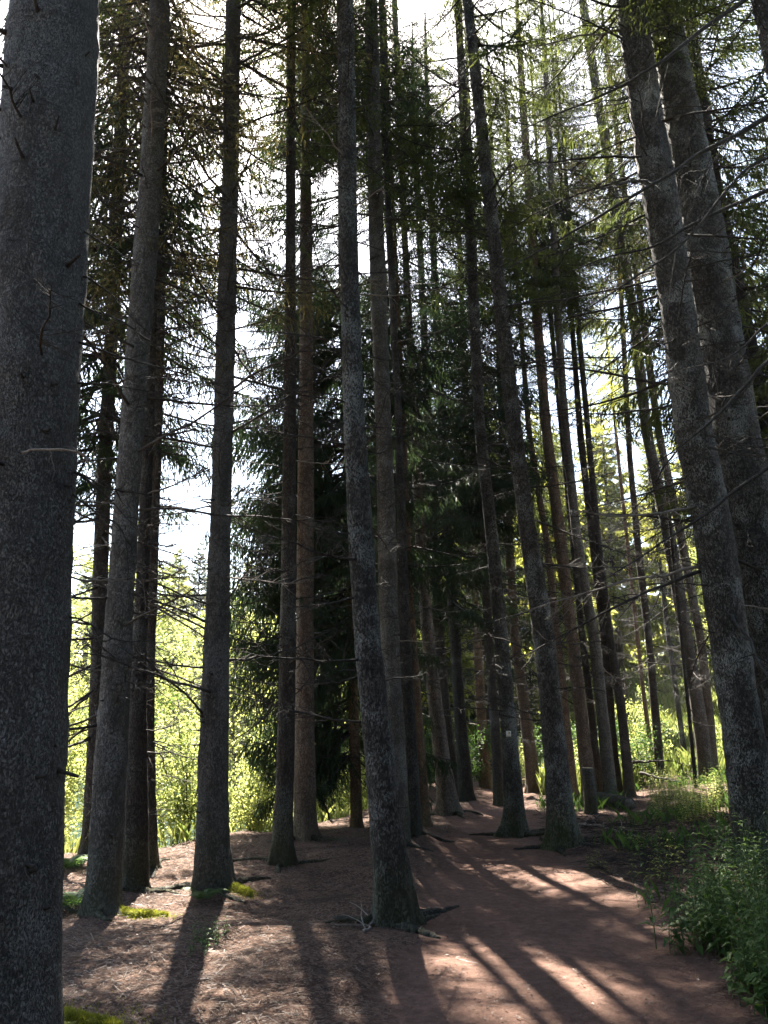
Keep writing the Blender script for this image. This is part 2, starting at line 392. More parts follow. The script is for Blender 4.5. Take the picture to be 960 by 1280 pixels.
def in_gap(p, d, L, m=.045):
    Q_ = p[None] + d[None] * (L * np.linspace(0, 1, 5))[:, None]
    W_ = Q_[:, None, :] - GL[None, :, :3]; t_ = W_ @ SUND
    ds = np.linalg.norm(W_ - t_[..., None] * SUND, axis=-1)
    return bool((ds < GL[None, :, 3] + m * L * np.linspace(.6, 1, 5)[:, None]).any())
TREES = []
def trunk_line(pts, Y=None, top=23.0):
    """centre line and radii of a trunk standing at one forward distance"""
    b = pts[0]
    P, r = [], []
    for (px, py, w) in pts:
        p, k = at(px, py, Y); P.append(p); r.append(w * .5 * k / F)
    P = np.array(P); r = np.array(r)
    # go down to the ground
    d = (P[0] - P[1]) / max(P[1][2] - P[0][2], .1)
    hz = float(height(P[0][0], Y))
    if P[0][2] > hz + .02:
        q = P[0] + d * (P[0][2] - hz + .0); q[2] = hz
        P = np.concatenate([[q], P]); r = np.concatenate([[r[0] * 1.03], r])
    else: P[0][2] = hz
    return P, r, Y

def make_tree(pts, label, mat='grey', Y=None, top=23.0, crown=(10, 2.0, 'mid', 'needle'), dead=(24, 1.5, 10, .5, 1.8), sides=24,
              flare=.75, seed=0, group='spruce trees of the grove', dirbias=None, dens=1.0, stubs=0, name='spruce_tree', dpitch=.08, nogap=False):
    g = np.random.default_rng(1000 + seed)
    if Y is None:
        p, k = ground_hit(pts[0][0], pts[0][1]); Y = float(p[1])
    P, r, Y = trunk_line(pts, Y)
    base = P[0].copy()
    # extend to the tip
    d = P[-1] - P[-2]; d = d / d[2]; rt = r[-1]; z = P[-1][2]
    if z < top - 1:
        ext = []; er = []
        for q in np.linspace(0, 1, 6)[1:]:
            zz = z + (top - z) * q; dd = d * (1 - .6 * q)
            ext.append([P[-1][0] + dd[0] * (zz - z), Y, zz]); er.append(max(.012, rt * (1 - q) ** .8 + .012))
        P = np.concatenate([P, ext]); r = np.concatenate([r, er])
    else: top = z
    # even heights
    near = Y < 12.6; step = (.045 if near else .09)
    if near: sides = 64 if Y < 5 else 44
    zlim = EYE + (Y + 1) * math.tan(R(50)); zz = np.concatenate([np.arange(base[2] - .25, min(top, zlim), step), np.arange(min(top, zlim), top, .3)])
    cx = np.interp(zz, P[:, 2], P[:, 0]); cy = np.interp(zz, P[:, 2], P[:, 1]); rr = np.interp(zz, P[:, 2], r)
    kn = 23 if near else 11; ker = np.ones(kn) / kn
    pad = lambda a: np.convolve(np.concatenate([np.full(kn // 2, a[0]), a, np.full(kn // 2, a[-1])]), ker, 'valid')
    cx, cy, rr = pad(cx), pad(cy), pad(rr)
    below = zz < base[2]; cx[below] = base[0]
    C = np.stack([cx, cy, zz], -1) - base
    a = np.linspace(0, 2 * np.pi, sides, endpoint=False)
    hgt = (zz - base[2])[:, None]
    ph = g.uniform(0, 6.28, 3); nr = g.integers(4, 7)
    lob = np.zeros((len(zz), sides))
    for q in range(nr):                      # buttress roots of unequal size
        a0 = 6.283 * q / nr + g.normal(0, .35); wd_ = g.uniform(.2, .42); am = g.uniform(.3, 1.5); hh = g.uniform(.1, .24)
        da = (a - a0 + np.pi) % (2 * np.pi) - np.pi
        lob += am * np.exp(-(da / wd_) ** 2)[None, :] * np.exp(-np.clip(hgt + .05, 0, 9) / hh)
    fl = np.exp(-np.clip(hgt + .05, 0, 9) / .2)
    mod = 1 + flare * (.07 * fl + .75 * lob) + .03 * np.sin(a[None, :] * 2 + hgt * 1.3 + ph[2])
    nz = vnoise(a[None, :] * 2.2 + 0 * hgt, hgt * 3 + seed * 9.1, 11) - .5
    arc = a[None, :] * 6.283
    mod = mod * (1 + .09 * nz) + .03 * (vnoise(np.arange(sides)[None, :] * (30.6 / sides) + 0 * hgt, hgt * 7 + seed, 12) - .5)
    if near:                                 # flaking plates stand off the outline
        cp_ = np.concatenate([np.cos(a), np.sin(a)]).reshape(2, -1)
        for sc_, am in ((7, .035), (15, .03), (29, .022)):
            kx = rr[:, None] / .2
            mod = mod + am * (vnoise(cp_[0][None, :] * sc_ * .7 * kx + cp_[1][None, :] * 3.1 + hgt * 1.3, hgt * sc_ * .8 + cp_[1][None, :] * sc_ * .7 * kx, 50 + seed) - .5) / np.maximum(kx, .6)
    # swellings at the branch whorls
    wh = np.sin(hgt * 9.5 + 2 * np.sin(hgt * 2.1 + seed)); mod = mod * (1 + .03 * np.clip(wh, 0, 1) ** 4)
    root = empty(name, base); tag(root, label, 'tree', group)
    mb = MB(); tube(mb, C, rr, sides, 0, True, mod)
    obj('trunk', mb.mesh('trunk', [M[mat]], True), root)
    at_z = lambda z: np.array([np.interp(z, C[:, 2], C[:, 0]), np.interp(z, C[:, 2], C[:, 1]), z])
    r_z = lambda z: float(np.interp(z, C[:, 2], rr))
    # living crown
    if crown:
        z0, Lm, lod, nm = crown[:4]
        zvis = EYE + (Y + 2.2) * math.tan(R(51)) + .6; cb = MB(); z = z0; H = top - base[2] - .3
        while z < H:
            f = (H - z) / max(H - z0, .1)
            Lz = Lm * min(1, .22 + f ** .8 * 1.0) * (1 - .25 * max(0, f - .85) / .15)
            nb = max(2, int(round((6.2 if z < zvis else 6.5) * dens * g.uniform(.7, 1.3))))
            y0 = g.uniform(0, 6.28)
            for q in range(nb):
                yaw = y0 + q * 6.283 / nb + g.normal(0, .25); L = Lz * g.uniform(.65, 1.2)
                if dirbias and g.uniform() < dirbias[1]: yaw = dirbias[0] + g.normal(0, .6)
                if Lm < 2.45 and not nogap and vnoise(base[0] * 2 + math.cos(yaw) * .9 + z * .42, base[1] * 2 + math.sin(yaw) * .9 - z * .38, 40 + seed) < (.45 + .08 * float(sstep(9, 15, z)) if z < zvis else .47): continue
                pit_ = g.uniform(-.35, .1) + .5 * (1 - f) ** 2
                if not (nogap and z < 6) and in_gap(base + at_z(z), np.array([math.cos(yaw) * math.cos(pit_), math.sin(yaw) * math.cos(pit_), math.sin(pit_) - .2]), L): continue
                use = lod if z < zvis else 'far'
                T = LB[use][g.integers(len(LB[use]))]
                place(cb, T, at_z(z + g.uniform(-.12, .12)) , yaw, pit_, L, g.normal(0, .15))
            z += (.46 if z < zvis else .5) * g.uniform(.8, 1.25)
        if cb.n: obj('crown', cb.mesh('crown', [M[nm], M['deadwood']]), root)
    # dead boughs
    if dead:
        nb, z0, z1, l0, l1 = dead; nb = min(98, int(nb * 2.1)); z1 += 2.5
        for q in range(nb):
            z = z0 + (z1 - z0) * (q + g.uniform(0, 1)) / nb
            yaw = g.uniform(0, 6.283)
            if dirbias and g.uniform() < dirbias[1]: yaw = dirbias[0] + g.normal(0, .7)
            pt_ = g.normal(dpitch, .22); L = g.uniform(l0, l1) * (.6 if g.uniform() < .3 else 1)
            if in_gap(base + at_z(z), np.array([math.cos(yaw), math.sin(yaw), math.sin(pt_)]), L, .0): continue
            pale = g.uniform() < .045
            o = obj('dead_branch', (DEADP if pale else DEAD)[g.integers(4 if pale else 14)], root)
            pos = at_z(z) + np.array([math.cos(yaw), math.sin(yaw), 0]) * r_z(z) * .8
            o.location = pos; o.rotation_euler = (g.uniform(-.8, .8), -pt_, yaw); t = L * g.uniform(.85, 1.15) if L > .9 else 1.0; o.scale = (L, t, t)
    for q in range(stubs * 2):               # knots: a dark collar and the snapped end of an old bough
        z = g.uniform(.6, 9.5); yaw = g.uniform(-2.9, -.1); mb = MB(); l = g.uniform(.015, .11) if g.uniform() < .93 else g.uniform(.1, .2); k_ = min(1.25, r_z(z) / .15)
        dr = np.array([math.cos(yaw), math.sin(yaw), g.uniform(-.4, .4)]); t = np.linspace(0, 1, 6)[:, None]; q0 = g.uniform(.0045, .0105) * k_
        tube(mb, dr * (l + .035) * t + np.array([0, 0, g.uniform(-.4, .4) * l]) * t ** 2 - dr * .02, q0 * np.array([2.3, 1.6, 1.05, .9, .85, .6]), 8)
        o = obj('branch_stub', mb.mesh('branch_stub', [M['knot']]), root); o.location = at_z(z) + np.array([math.cos(yaw), math.sin(yaw), 0]) * r_z(z) * .97
    TREES.append((base, Y, root, at_z, r_z))
    return root, at_z, r_z

def add_bough(root, base, pts, r0, mat='deadwood', twigs=8, seed=0, name='dead_branch', label=None):
    """a single bough whose course is read off the photograph: pts (px,py,Y)"""
    g = np.random.default_rng(5000 + seed); mb = MB()
    P = np.array([at(*p)[0] for p in pts]) - np.array(base); C = catmull(P, 4 * len(pts))
    C = C + np.cumsum(g.normal(0, .004, C.shape), 0)
    t = np.linspace(0, 1, len(C)); tube(mb, C, r0 * (1 - t) ** .8 + .0025, 6)
    ln = np.linalg.norm(np.diff(C, axis=0), axis=1).sum()
    for k in range(twigs):
        s = g.uniform(.15, .98); b = np.array([np.interp(s, t, C[:, q]) for q in range(3)])
        i = min(int(s * (len(C) - 1)), len(C) - 2); ax = unit(C[i + 1] - C[i])
        L = ln * g.uniform(.06, .25); d = unit(ax * .7 + g.normal(0, .6, 3)); u = np.linspace(0, 1, 6)[:, None]
        W = b + d * L * u + np.array([0, 0, -.12 * L]) * u ** 2 + np.cumsum(g.normal(0, .006, (6, 3)), 0) * (u > 0)
        tube(mb, W, np.maximum(.0045 * (1 - u[:, 0]), .0015), 3, cap=False)
        for q in range(g.integers(1, 5)):
            v = g.integers(1, 6); d2 = unit(d + g.normal(0, .8, 3)); tube(mb, W[v] + d2 * L * g.uniform(.2, .5) * np.linspace(0, 1, 3)[:, None], np.array([.0022, .0017, .0012]), 3, cap=False)
    o = obj(name, mb.mesh(name, [M[mat]], True), root)
    if label: o['label'] = label
    return o

T = []
def tree(*a, **k):
    k.setdefault('seed', len(T)); t = make_tree(*a, **k); T.append(t); return t

tree([(0, 1280, 136), (16, 860, 124), (42, 430, 115), (70, 0, 101)], 'massive close spruce with scaly grey trunk filling the left edge of the picture', 'near', Y=3.8,
     crown=(9.5, 2.6, 'hi', 'needle'), dead=(5, 2.4, 8.5, .3, .9), sides=40, flare=.5, stubs=34)
tree([(128, 1140, 44), (144, 855, 35), (157, 645, 30), (173, 430, 28), (189, 215, 27), (200, 0, 24)], 'grey spruce right beside the massive left trunk, its foot lit by a yellow mossy root', 'grey', crown=(10, 1.8, 'thin', 'needle'),
     dead=(44, 1.6, 9.5, .4, 1.9), sides=24, stubs=10, dens=1.4)
tree([(112, 1068, 20), (120, 900, 18), (128, 640, 17), (140, 400, 16), (158, 0, 14)], 'dark spruce with thick low boughs half hidden in the gap behind the massive left trunk', 'dark', crown=(5.0, 2.5, 'mid', 'needle_shade'),
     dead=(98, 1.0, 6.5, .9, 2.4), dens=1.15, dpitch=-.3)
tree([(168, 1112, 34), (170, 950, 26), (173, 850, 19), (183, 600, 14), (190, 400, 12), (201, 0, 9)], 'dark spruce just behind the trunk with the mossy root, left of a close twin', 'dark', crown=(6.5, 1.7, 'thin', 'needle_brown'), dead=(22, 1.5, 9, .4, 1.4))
tree([(186, 1087, 24), (184, 900, 16), (185, 850, 15), (195, 600, 12), (201, 400, 10), (205, 200, 8), (207, 0, 7)], 'slim dark spruce, right hand one of the close twins at the lake bank', 'dark', crown=(6, 1.6, 'thin', 'needle_brown'), dead=(26, 2.5, 11, .4, 1.3))
tree([(265, 1108, 44), (266, 1000, 39), (269, 860, 32), (276, 645, 26), (282, 430, 23), (288, 215, 20), (292, 0, 18)], 'straight smooth grey spruce standing alone against the bright gap, throwing a long shadow', 'grey', crown=(6.5, 1.9, 'thin', 'needle_brown'),
     dead=(66, 1.6, 12, .5, 2.0), sides=26, stubs=16, dens=1.35)
tree([(352, 1080, 28), (356, 980, 22), (359, 860, 20), (363, 430, 14), (364, 0, 10)], 'slender dark spruce, left one of the pair in front of the drooping spruce', 'dark', crown=(10.5, 1.5, 'mid', 'needle'), dead=(34, 1.8, 11, .4, 1.3))
tree([(381, 1048, 28), (381, 860, 23), (383, 430, 17), (381, 0, 9)], 'slender brownish spruce, right one of the pair in front of the drooping spruce', 'brown', crown=(9.5, 1.7, 'mid', 'needle'), dead=(34, 1.8, 10.5, .4, 1.4))
tree([(446, 1034, 15), (440, 820, 11), (434, 500, 9), (424, 0, 7)], 'full spruce clothed to the ground with drooping dark boughs, left of the middle trunk', 'brown', crown=(1.2, 2.2, 'droop', 'needle_shade'), dead=(14, .8, 3, .5, 1.2), dens=1.8, nogap=True, dirbias=(math.pi * 1.02, .55))
tree([(495, 1152, 52), (487, 1070, 46), (474, 940, 37), (459, 800, 32), (443, 540, 27), (435, 280, 23), (432, 0, 20)], 'lichen flecked spruce leaning left beside the path, nearest trunk in the middle', 'lichen', crown=(10.5, 1.9, 'mid', 'needle'),
     dead=(40, 1.5, 11, .3, 1.3), sides=28, stubs=14)
tree([(498, 1056, 30), (494, 940, 27), (487, 800, 24), (480, 540, 20), (470, 280, 19), (464, 0, 15)], 'grey spruce directly behind the nearest middle trunk, its foot hidden by it', 'grey', crown=(10.5, 1.8, 'mid', 'needle'), dead=(38, 1.8, 12, .4, 1.3), sides=22)
tree([(518, 1042, 21), (511, 900, 17), (506, 800, 14), (499, 540, 9), (485, 260, 8), (476, 0, 6)], 'thin dark spruce at the left path edge, first right of the middle trunks', 'dark', crown=(11, 1.6, 'mid', 'needle'), dead=(30, 2, 12, .4, 1.2))
tree([(530, 1033, 19), (521, 900, 15), (514, 800, 13), (508, 680, 12), (502, 540, 11), (495, 380, 10), (484, 150, 9)], 'thin pale brown spruce close behind the first trunk right of the middle ones', 'brown', crown=(7, 1.7, 'mid', 'needle_shade'), dead=(30, 2, 13, .4, 1.2), dens=1.3)
tree([(562, 1018, 25), (550, 930, 19), (535, 800, 16), (526, 680, 13), (518, 540, 11), (505, 280, 8), (493, 0, 7)], 'reddish brown spruce leaning left with a dark stout foot at the left path edge', 'brown', crown=(6, 2.0, 'mid', 'needle_shade'), dead=(30, 2, 12, .4, 1.3), dens=1.4)
tree([(568, 994, 16), (556, 880, 13), (549, 800, 12), (542, 680, 11), (536, 540, 10), (520, 200, 7)], 'dark spruce peeping out behind the reddish leaning trunk', 'dark', crown=(4.5, 2.2, 'mid', 'needle_shade'), dead=(30, 1.5, 8, .5, 1.6), dens=1.4)
tree([(584, 1002, 18), (575, 900, 15), (569, 800, 14), (560, 680, 12), (553, 540, 10), (540, 280, 8)], 'almost black spruce where the path narrows, left of its far bright patches', 'dark', crown=(4.5, 2.3, 'mid', 'needle_shade'), dead=(34, 1.5, 8, .5, 1.8), dens=1.4)
tree([(608, 984, 14), (602, 900, 12), (597, 800, 11), (588, 650, 9), (578, 400, 7)], 'reddish far spruce beyond the narrow end of the path', 'brown', crown=(6, 2.2, 'mid', 'needle_shade'), dead=(34, 1.2, 10, .5, 1.6))
tree([(625, 1007, 15), (618, 900, 12), (611, 800, 11), (604, 650, 10), (595, 400, 8)], 'dark thin spruce close behind the trunk with the white blaze', 'dark', crown=(6.5, 2.0, 'mid', 'needle_shade'), dead=(34, 1.5, 10, .5, 1.4))
blaze_tree = tree([(645, 1045, 27), (637, 920, 20), (627, 800, 17), (616, 680, 15), (600, 540, 14), (586, 260, 12), (572, 0, 9)], 'grey spruce with spreading root feet wearing a small white trail blaze', 'lichen', crown=(10, 1.9, 'mid', 'needle'),
     dead=(46, 1.6, 12, .4, 1.6), flare=1.3, sides=30)
tree([(668, 990, 18), (658, 900, 14), (644, 800, 12), (636, 680, 11), (628, 540, 9), (618, 280, 7)], 'two toned brown spruce between the blazed trunk and the stout mossy footed one', 'brown', crown=(7.5, 2.0, 'mid', 'needle'), dead=(36, 1.5, 11, .5, 1.5))
tree([(704, 1060, 38), (698, 980, 32), (690, 900, 28), (681, 800, 26), (662, 680, 21), (643, 540, 19), (613, 260, 16), (584, 0, 12)], 'stout lichen speckled spruce with mossy spreading foot on the right path edge', 'lichen', crown=(11, 1.9, 'mid', 'needle'),
     dead=(56, 1.6, 13, .4, 1.8), flare=1.2, sides=32, stubs=8)
tree([(717, 995, 12), (708, 900, 10), (697, 800, 9), (684, 680, 8), (661, 540, 7), (650, 393, 6)], 'thin far spruce just right of the stout mossy footed trunk', 'brown', crown=(11, 1.7, 'mid', 'needle'), dead=(26, 2, 12, .5, 1.5))
tree([(739, 1006, 19), (734, 960, 17), (727, 900, 16), (715, 800, 15), (701, 680, 14), (683, 540, 13), (671, 393, 11), (655, 150, 9)], 'straight brown spruce right behind the tall cut stump', 'brown', crown=(12, 1.9, 'mid', 'needle'), dead=(34, 2, 13, .5, 1.5))
tree([(750, 996, 11), (738, 880, 9), (728, 800, 8), (716, 680, 7), (700, 520, 6)], 'very thin spruce in the shade right of the tall cut stump', 'dark', crown=(10, 1.5, 'mid', 'needle'), dead=(26, 2, 12, .5, 1.3))
tree([(764, 1003, 19), (757, 930, 15), (743, 800, 13), (722, 680, 12), (707, 540, 10), (697, 393, 9), (685, 150, 7)], 'pale grey spruce standing next to the sawn log', 'grey', crown=(11.5, 1.9, 'mid', 'needle'), dead=(34, 2, 13, .5, 1.5))
tree([(773, 996, 13), (766, 930, 11), (756, 800, 10), (741, 680, 9), (725, 540, 8), (714, 393, 6)], 'thin dark spruce close behind the pale trunk near the sawn log', 'dark', crown=(12, 1.6, 'mid', 'needle'), dead=(30, 2, 13, .5, 1.4))
tree([(788, 995, 14), (776, 880, 11), (763, 800, 9), (748, 680, 8), (735, 540, 7)], 'thin dark spruce at the left end of the fallen branch rails', 'dark', crown=(12, 1.6, 'mid', 'needle'), dead=(30, 2, 13, .5, 1.4))
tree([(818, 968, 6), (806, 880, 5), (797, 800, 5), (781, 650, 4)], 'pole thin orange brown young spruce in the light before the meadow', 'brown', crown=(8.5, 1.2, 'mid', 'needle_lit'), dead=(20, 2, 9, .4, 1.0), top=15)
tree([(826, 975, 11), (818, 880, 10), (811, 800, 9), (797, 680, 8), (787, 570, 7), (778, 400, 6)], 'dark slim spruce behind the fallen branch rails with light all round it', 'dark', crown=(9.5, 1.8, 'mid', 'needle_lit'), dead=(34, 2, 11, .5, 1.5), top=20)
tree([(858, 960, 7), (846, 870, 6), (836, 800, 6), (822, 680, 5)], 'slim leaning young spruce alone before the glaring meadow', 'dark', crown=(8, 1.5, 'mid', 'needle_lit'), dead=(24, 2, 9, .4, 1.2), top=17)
tree([(884, 977, 18), (875, 900, 17), (858, 800, 16), (838, 680, 15), (808, 540, 13), (792, 393, 12), (770, 260, 11), (748, 130, 11), (728, 0, 10)], 'strong leaning spruce of the far right pair rising from the bright herbs, left one', 'grey', crown=(13, 2.0, 'mid', 'needle_brown'), dead=(40, 2, 15, .5, 1.8))
tree([(893, 972, 12), (887, 900, 11), (876, 800, 11), (853, 680, 10), (823, 540, 9), (803, 393, 8), (783, 260, 7), (760, 80, 6)], 'thinner leaning spruce of the far right pair rising from the bright herbs, right one', 'grey', crown=(13, 1.8, 'mid', 'needle_brown'), dead=(34, 2, 14, .5, 1.6))
tree([(870, 985, 5), (862, 900, 5), (848, 760, 4)], 'dead stick thin spruce touching the left side of the far right pair', 'dark', crown=None, dead=(18, 1, 6.5, .3, .8), top=7.5)
right_a = tree([(948, 1060, 56), (938, 990, 52), (931, 930, 49), (911, 800, 47), (895, 680, 46), (867, 540, 43), (848, 393, 42), (828, 260, 41), (808, 150, 38), (788, 0, 36)], 'big rough spruce leaning left out of the dark herbs at the right edge', 'lichen', Y=9.5,
     crown=(12, 2.2, 'mid', 'needle'), dead=(54, 2.4, 10.5, .7, 2.4), sides=30, dirbias=(math.pi * 1.05, .45), stubs=12, dpitch=-.22)
right_b = tree([(1012, 1075, 64), (988, 930, 60), (965, 800, 58), (943, 680, 56), (918, 525, 54), (896, 393, 51), (874, 262, 48), (850, 130, 44), (825, 0, 39)], 'big bluish dark spruce crowding the right edge beside the other big rough trunk', 'lichen', Y=10.0,
     crown=(12, 2.2, 'mid', 'needle'), dead=(40, 3, 10.5, .4, 1.7), sides=30, stubs=12)
tree([(1045, 1060, 42), (1012, 900, 38), (976, 680, 31), (960, 580, 27), (948, 493, 21), (935, 420, 18), (896, 240, 15), (858, 0, 12)], 'rough spruce mostly hidden behind the bluish dark one at the right edge', 'dark', Y=12.2, crown=(5.5, 2.6, 'mid', 'needle'), dead=(30, 2, 6, .5, 1.6))
far_r = tree([(1200, 1100, 60), (1090, 600, 44), (1010, 250, 32), (952, 0, 24)], 'spruce beyond the right edge reaching long bare boughs down across the big rough trunks', 'lichen', Y=7.6, crown=(11.5, 2.2, 'mid', 'needle'), dead=(20, 3, 9, .5, 1.4))
for k, (pts, r0, tw) in enumerate([
        ([(975, -40, 7.6), (930, 0, 7.5), (873, 37, 7.4), (820, 78, 7.3), (760, 112, 7.3), (690, 140, 7.3), (640, 165, 7.2)], .03, 16),
        ([(1000, 120, 7.6), (960, 142, 7.5), (917, 167, 7.4), (873, 190, 7.3), (840, 213, 7.2), (790, 243, 7.1), (723, 281, 7.1), (660, 318, 7.1), (600, 345, 7)], .032, 18),
        ([(1010, 215, 7.6), (960, 237, 7.5), (913, 257, 7.4), (865, 280, 7.3), (817, 308, 7.2), (760, 322, 7.2), (700, 345, 7.1)], .026, 16),
        ([(1020, 410, 7.6), (960, 453, 7.4), (927, 490, 7.3), (887, 532, 7.2), (850, 560, 7.2), (800, 600, 7.1)], .024, 14),
        ([(1020, 545, 7.6), (960, 583, 7.4), (917, 612, 7.3), (873, 648, 7.2), (830, 675, 7.2), (785, 705, 7.1), (760, 720, 7.1)], .022, 16),
        ([(1020, 360, 7.6), (960, 405, 7.4), (920, 443, 7.3), (890, 455, 7.2), (850, 462, 7.2)], .015, 10),
        ([(980, 30, 7.6), (955, 90, 7.4), (925, 150, 7.2), (895, 200, 7.1), (870, 240, 7.0)], .012, 8),
        ([(980, 190, 7.6), (930, 215, 7.4), (860, 300, 7.2), (800, 345, 7.1), (750, 380, 7.1), (710, 400, 7)], .018, 14)]):
    add_bough(far_r[0], far_r[0].location, pts, r0, twigs=tw, seed=k)
for k, (pts, r0, m_) in enumerate([
        ([(105, 288, 3.8), (130, 305, 3.75), (160, 325, 3.7), (178, 337, 3.7)], .005, 'deadwood'),
        ([(102, 345, 3.8), (130, 365, 3.9), (165, 400, 4.0), (200, 430, 4.1)], .006, 'deadwood'),
        ([(98, 378, 3.8), (150, 405, 3.8), (200, 440, 3.9), (260, 470, 4)], .006, 'deadwood'),
        ([(98, 428, 3.8), (150, 448, 3.8), (210, 463, 3.8), (275, 464, 3.8)], .007, 'deadwood'),
        ([(96, 480, 3.8), (140, 480, 3.9), (190, 488, 4), (240, 495, 4)], .005, 'deadwood'),
        ([(92, 590, 3.8), (130, 610, 3.8), (170, 620, 3.9), (215, 632, 4)], .007, 'deadwood'),
        ([(88, 612, 3.8), (120, 640, 3.8), (150, 660, 3.8), (160, 700, 3.8), (162, 730, 3.8)], .006, 'deadwood'),
        ([(84, 720, 3.8), (120, 728, 3.9), (160, 726, 4), (182, 732, 4)], .005, 'paledead'),
        ([(80, 770, 3.8), (110, 780, 3.8), (140, 800, 3.8), (190, 805, 3.9)], .005, 'deadwood'),
        ([(30, 565, 3.55), (60, 562, 3.45), (95, 570, 3.4), (110, 585, 3.4)], .007, 'paledead')]):
    add_bough(T[0][0], T[0][0].location, pts, r0 * .62, m_, twigs=9, seed=40 + k)

tree([(447, 985, 12), (440, 800, 11), (428, 400, 8)], 'dark spruce added at the back of the grove to shade the path, hidden behind the nearest middle trunk', 'dark', Y=20.5, crown=(5, 2.3, 'mid', 'needle_shade'), dead=(20, 1.5, 5, .5, 1.5))  # added so its crown blocks long sun streaks on the path
tree([(489, 975, 12), (484, 800, 10), (474, 400, 7)], 'dark spruce added at the very back to shade the path, in the slit right of the middle trunks', 'dark', Y=24, crown=(5, 2.3, 'mid', 'needle_shade'), dead=(20, 1.5, 5, .5, 1.5))  # second crown added to break up the light reaching the path

# mossy roots that lie free on the ground
def root_part(t, pts, r0, r1, mossy=True, seed=0, label='moss covered surface root'):
    g = np.random.default_rng(seed); mb = MB(); base = np.array(t[0].location)
    P = []; n = len(pts)
    for k, (x, y) in enumerate(pts): P.append([x, y, float(height(x, y)) + (r0 + (r1 - r0) * k / (n - 1)) * .05])
    N = 30; C = catmull(np.array(P), N) - base; C[:, :2] += np.cumsum(g.normal(0, .005, (N, 2)), 0)
    rr = np.interp(np.linspace(0, 1, N), [0, .7, 1], [r0, r1 * .6 + r0 * .4, r1])
    mod = 1 + .5 * (vnoise(np.arange(N)[:, None] * .55, np.arange(18)[None, :] * .8, seed) - .5) + .3 * (vnoise(np.arange(N)[:, None] * 1.6, np.arange(18)[None, :] * 1.9, seed + 1) - .5)
    tube(mb, C, rr, 18, 0, True, mod)
    o = obj('root', mb.mesh('root', [M['moss' if mossy else 'dark']], True), t[0]); o['label'] = label
    if mossy:      # the moss stands up as a short fur and creeps off on to the soil
        m = int(5200 * r0 / .1 * n / 4); i = g.integers(0, N - 1, m); a = g.uniform(0, 6.28, m); T_, A, B = frames(C)
        nrm = np.cos(a)[:, None] * A[i] + np.sin(a)[:, None] * B[i]; nrm = np.where(nrm[:, 2:3] < -.1, -nrm, nrm)
        p = C[i] + (C[i + 1] - C[i]) * g.uniform(0, 1, (m, 1)) + nrm * rr[i][:, None] * g.uniform(.9, 1.05, (m, 1))
        cr = g.uniform(0, 1, m) < .3
        p[cr] = C[i][cr] + g.normal(0, 1, (cr.sum(), 3)) * r0 * 1.1; p[cr, 2] = height(p[cr, 0] + base[0], p[cr, 1] + base[1]) - base[2]
        nrm[cr] = (0, 0, 1)
        mb = MB(); ribbons(mb, p, nrm + g.normal(0, .45, (m, 3)), g.uniform(.012, .03, m), g.uniform(.003, .006, m), 0, False, g)
        obj('moss', mb.mesh('moss', [M['mossblade']]), o)
    return o
b0 = np.array(T[0][0].location)
root_part(T[0], [(b0[0] + .08, 4.2), (-1.98, 4.5), (-1.78, 4.66), (-1.6, 4.72), (-1.42, 4.72)], .16, .04, seed=3)
b1 = np.array(T[1][0].location)
root_part(T[1], [(b1[0] + .12, b1[1] - .02), (b1[0] + .28, b1[1] - .1), (b1[0] + .5, b1[1] - .16), (b1[0] + .68, b1[1] - .2)], .065, .02, seed=4)
b5 = np.array(T[5][0].location)
root_part(T[5], [(b5[0] + .12, b5[1] - .02), (b5[0] + .26, b5[1] - .1), (b5[0] + .42, b5[1] - .2), (b5[0] + .5, b5[1] - .26)], .06, .02, seed=5)
b9 = np.array(T[9][0].location)
root_part(T[9], [(b9[0] - .1, b9[1] + .05), (b9[0] - .3, b9[1] + .05), (b9[0] - .55, b9[1] + .2)], .06, .02, False, 6, 'bare dark surface root')
root_part(T[9], [(b9[0] + .1, b9[1] - .05), (b9[0] + .25, b9[1] + .1), (b9[0] + .45, b9[1] + .35)], .05, .015, False, 7, 'bare dark surface root')
b18 = np.array(blaze_tree[0].location)
root_part(blaze_tree, [(b18[0] + .1, b18[1]), (b18[0] + .3, b18[1] + .02), (b18[0] + .55, b18[1] + .12), (b18[0] + .75, b18[1] + .3)], .06, .015, False, 8, 'bare dark surface root')

gr_ = np.random.default_rng(91)
for ti, nn in ((5, 4), (9, 3), (1, 3), (3, 3), (4, 2), (6, 3), (7, 3), (10, 2), (11, 3), (12, 2), (13, 3), (18, 4), (20, 5), (22, 3), (24, 3)):
    t = T[ti]; b_ = np.array(t[0].location); rb = t[2](.35); a0 = gr_.uniform(0, 6.28)
    for q in range(nn):
        a_ = a0 + 6.283 * q / nn + gr_.normal(0, .3); pts = []; L = gr_.uniform(.25, .7); rd = rb * .9
        for u in (0, .3, .65, 1):
            pts.append((b_[0] + math.cos(a_) * (rd + L * u), b_[1] + math.sin(a_) * (rd + L * u))); a_ += gr_.normal(0, .12)
        root_part(t, pts, rb * gr_.uniform(.25, .42), .012, False, 100 + ti * 7 + q, 'bark covered surface root')
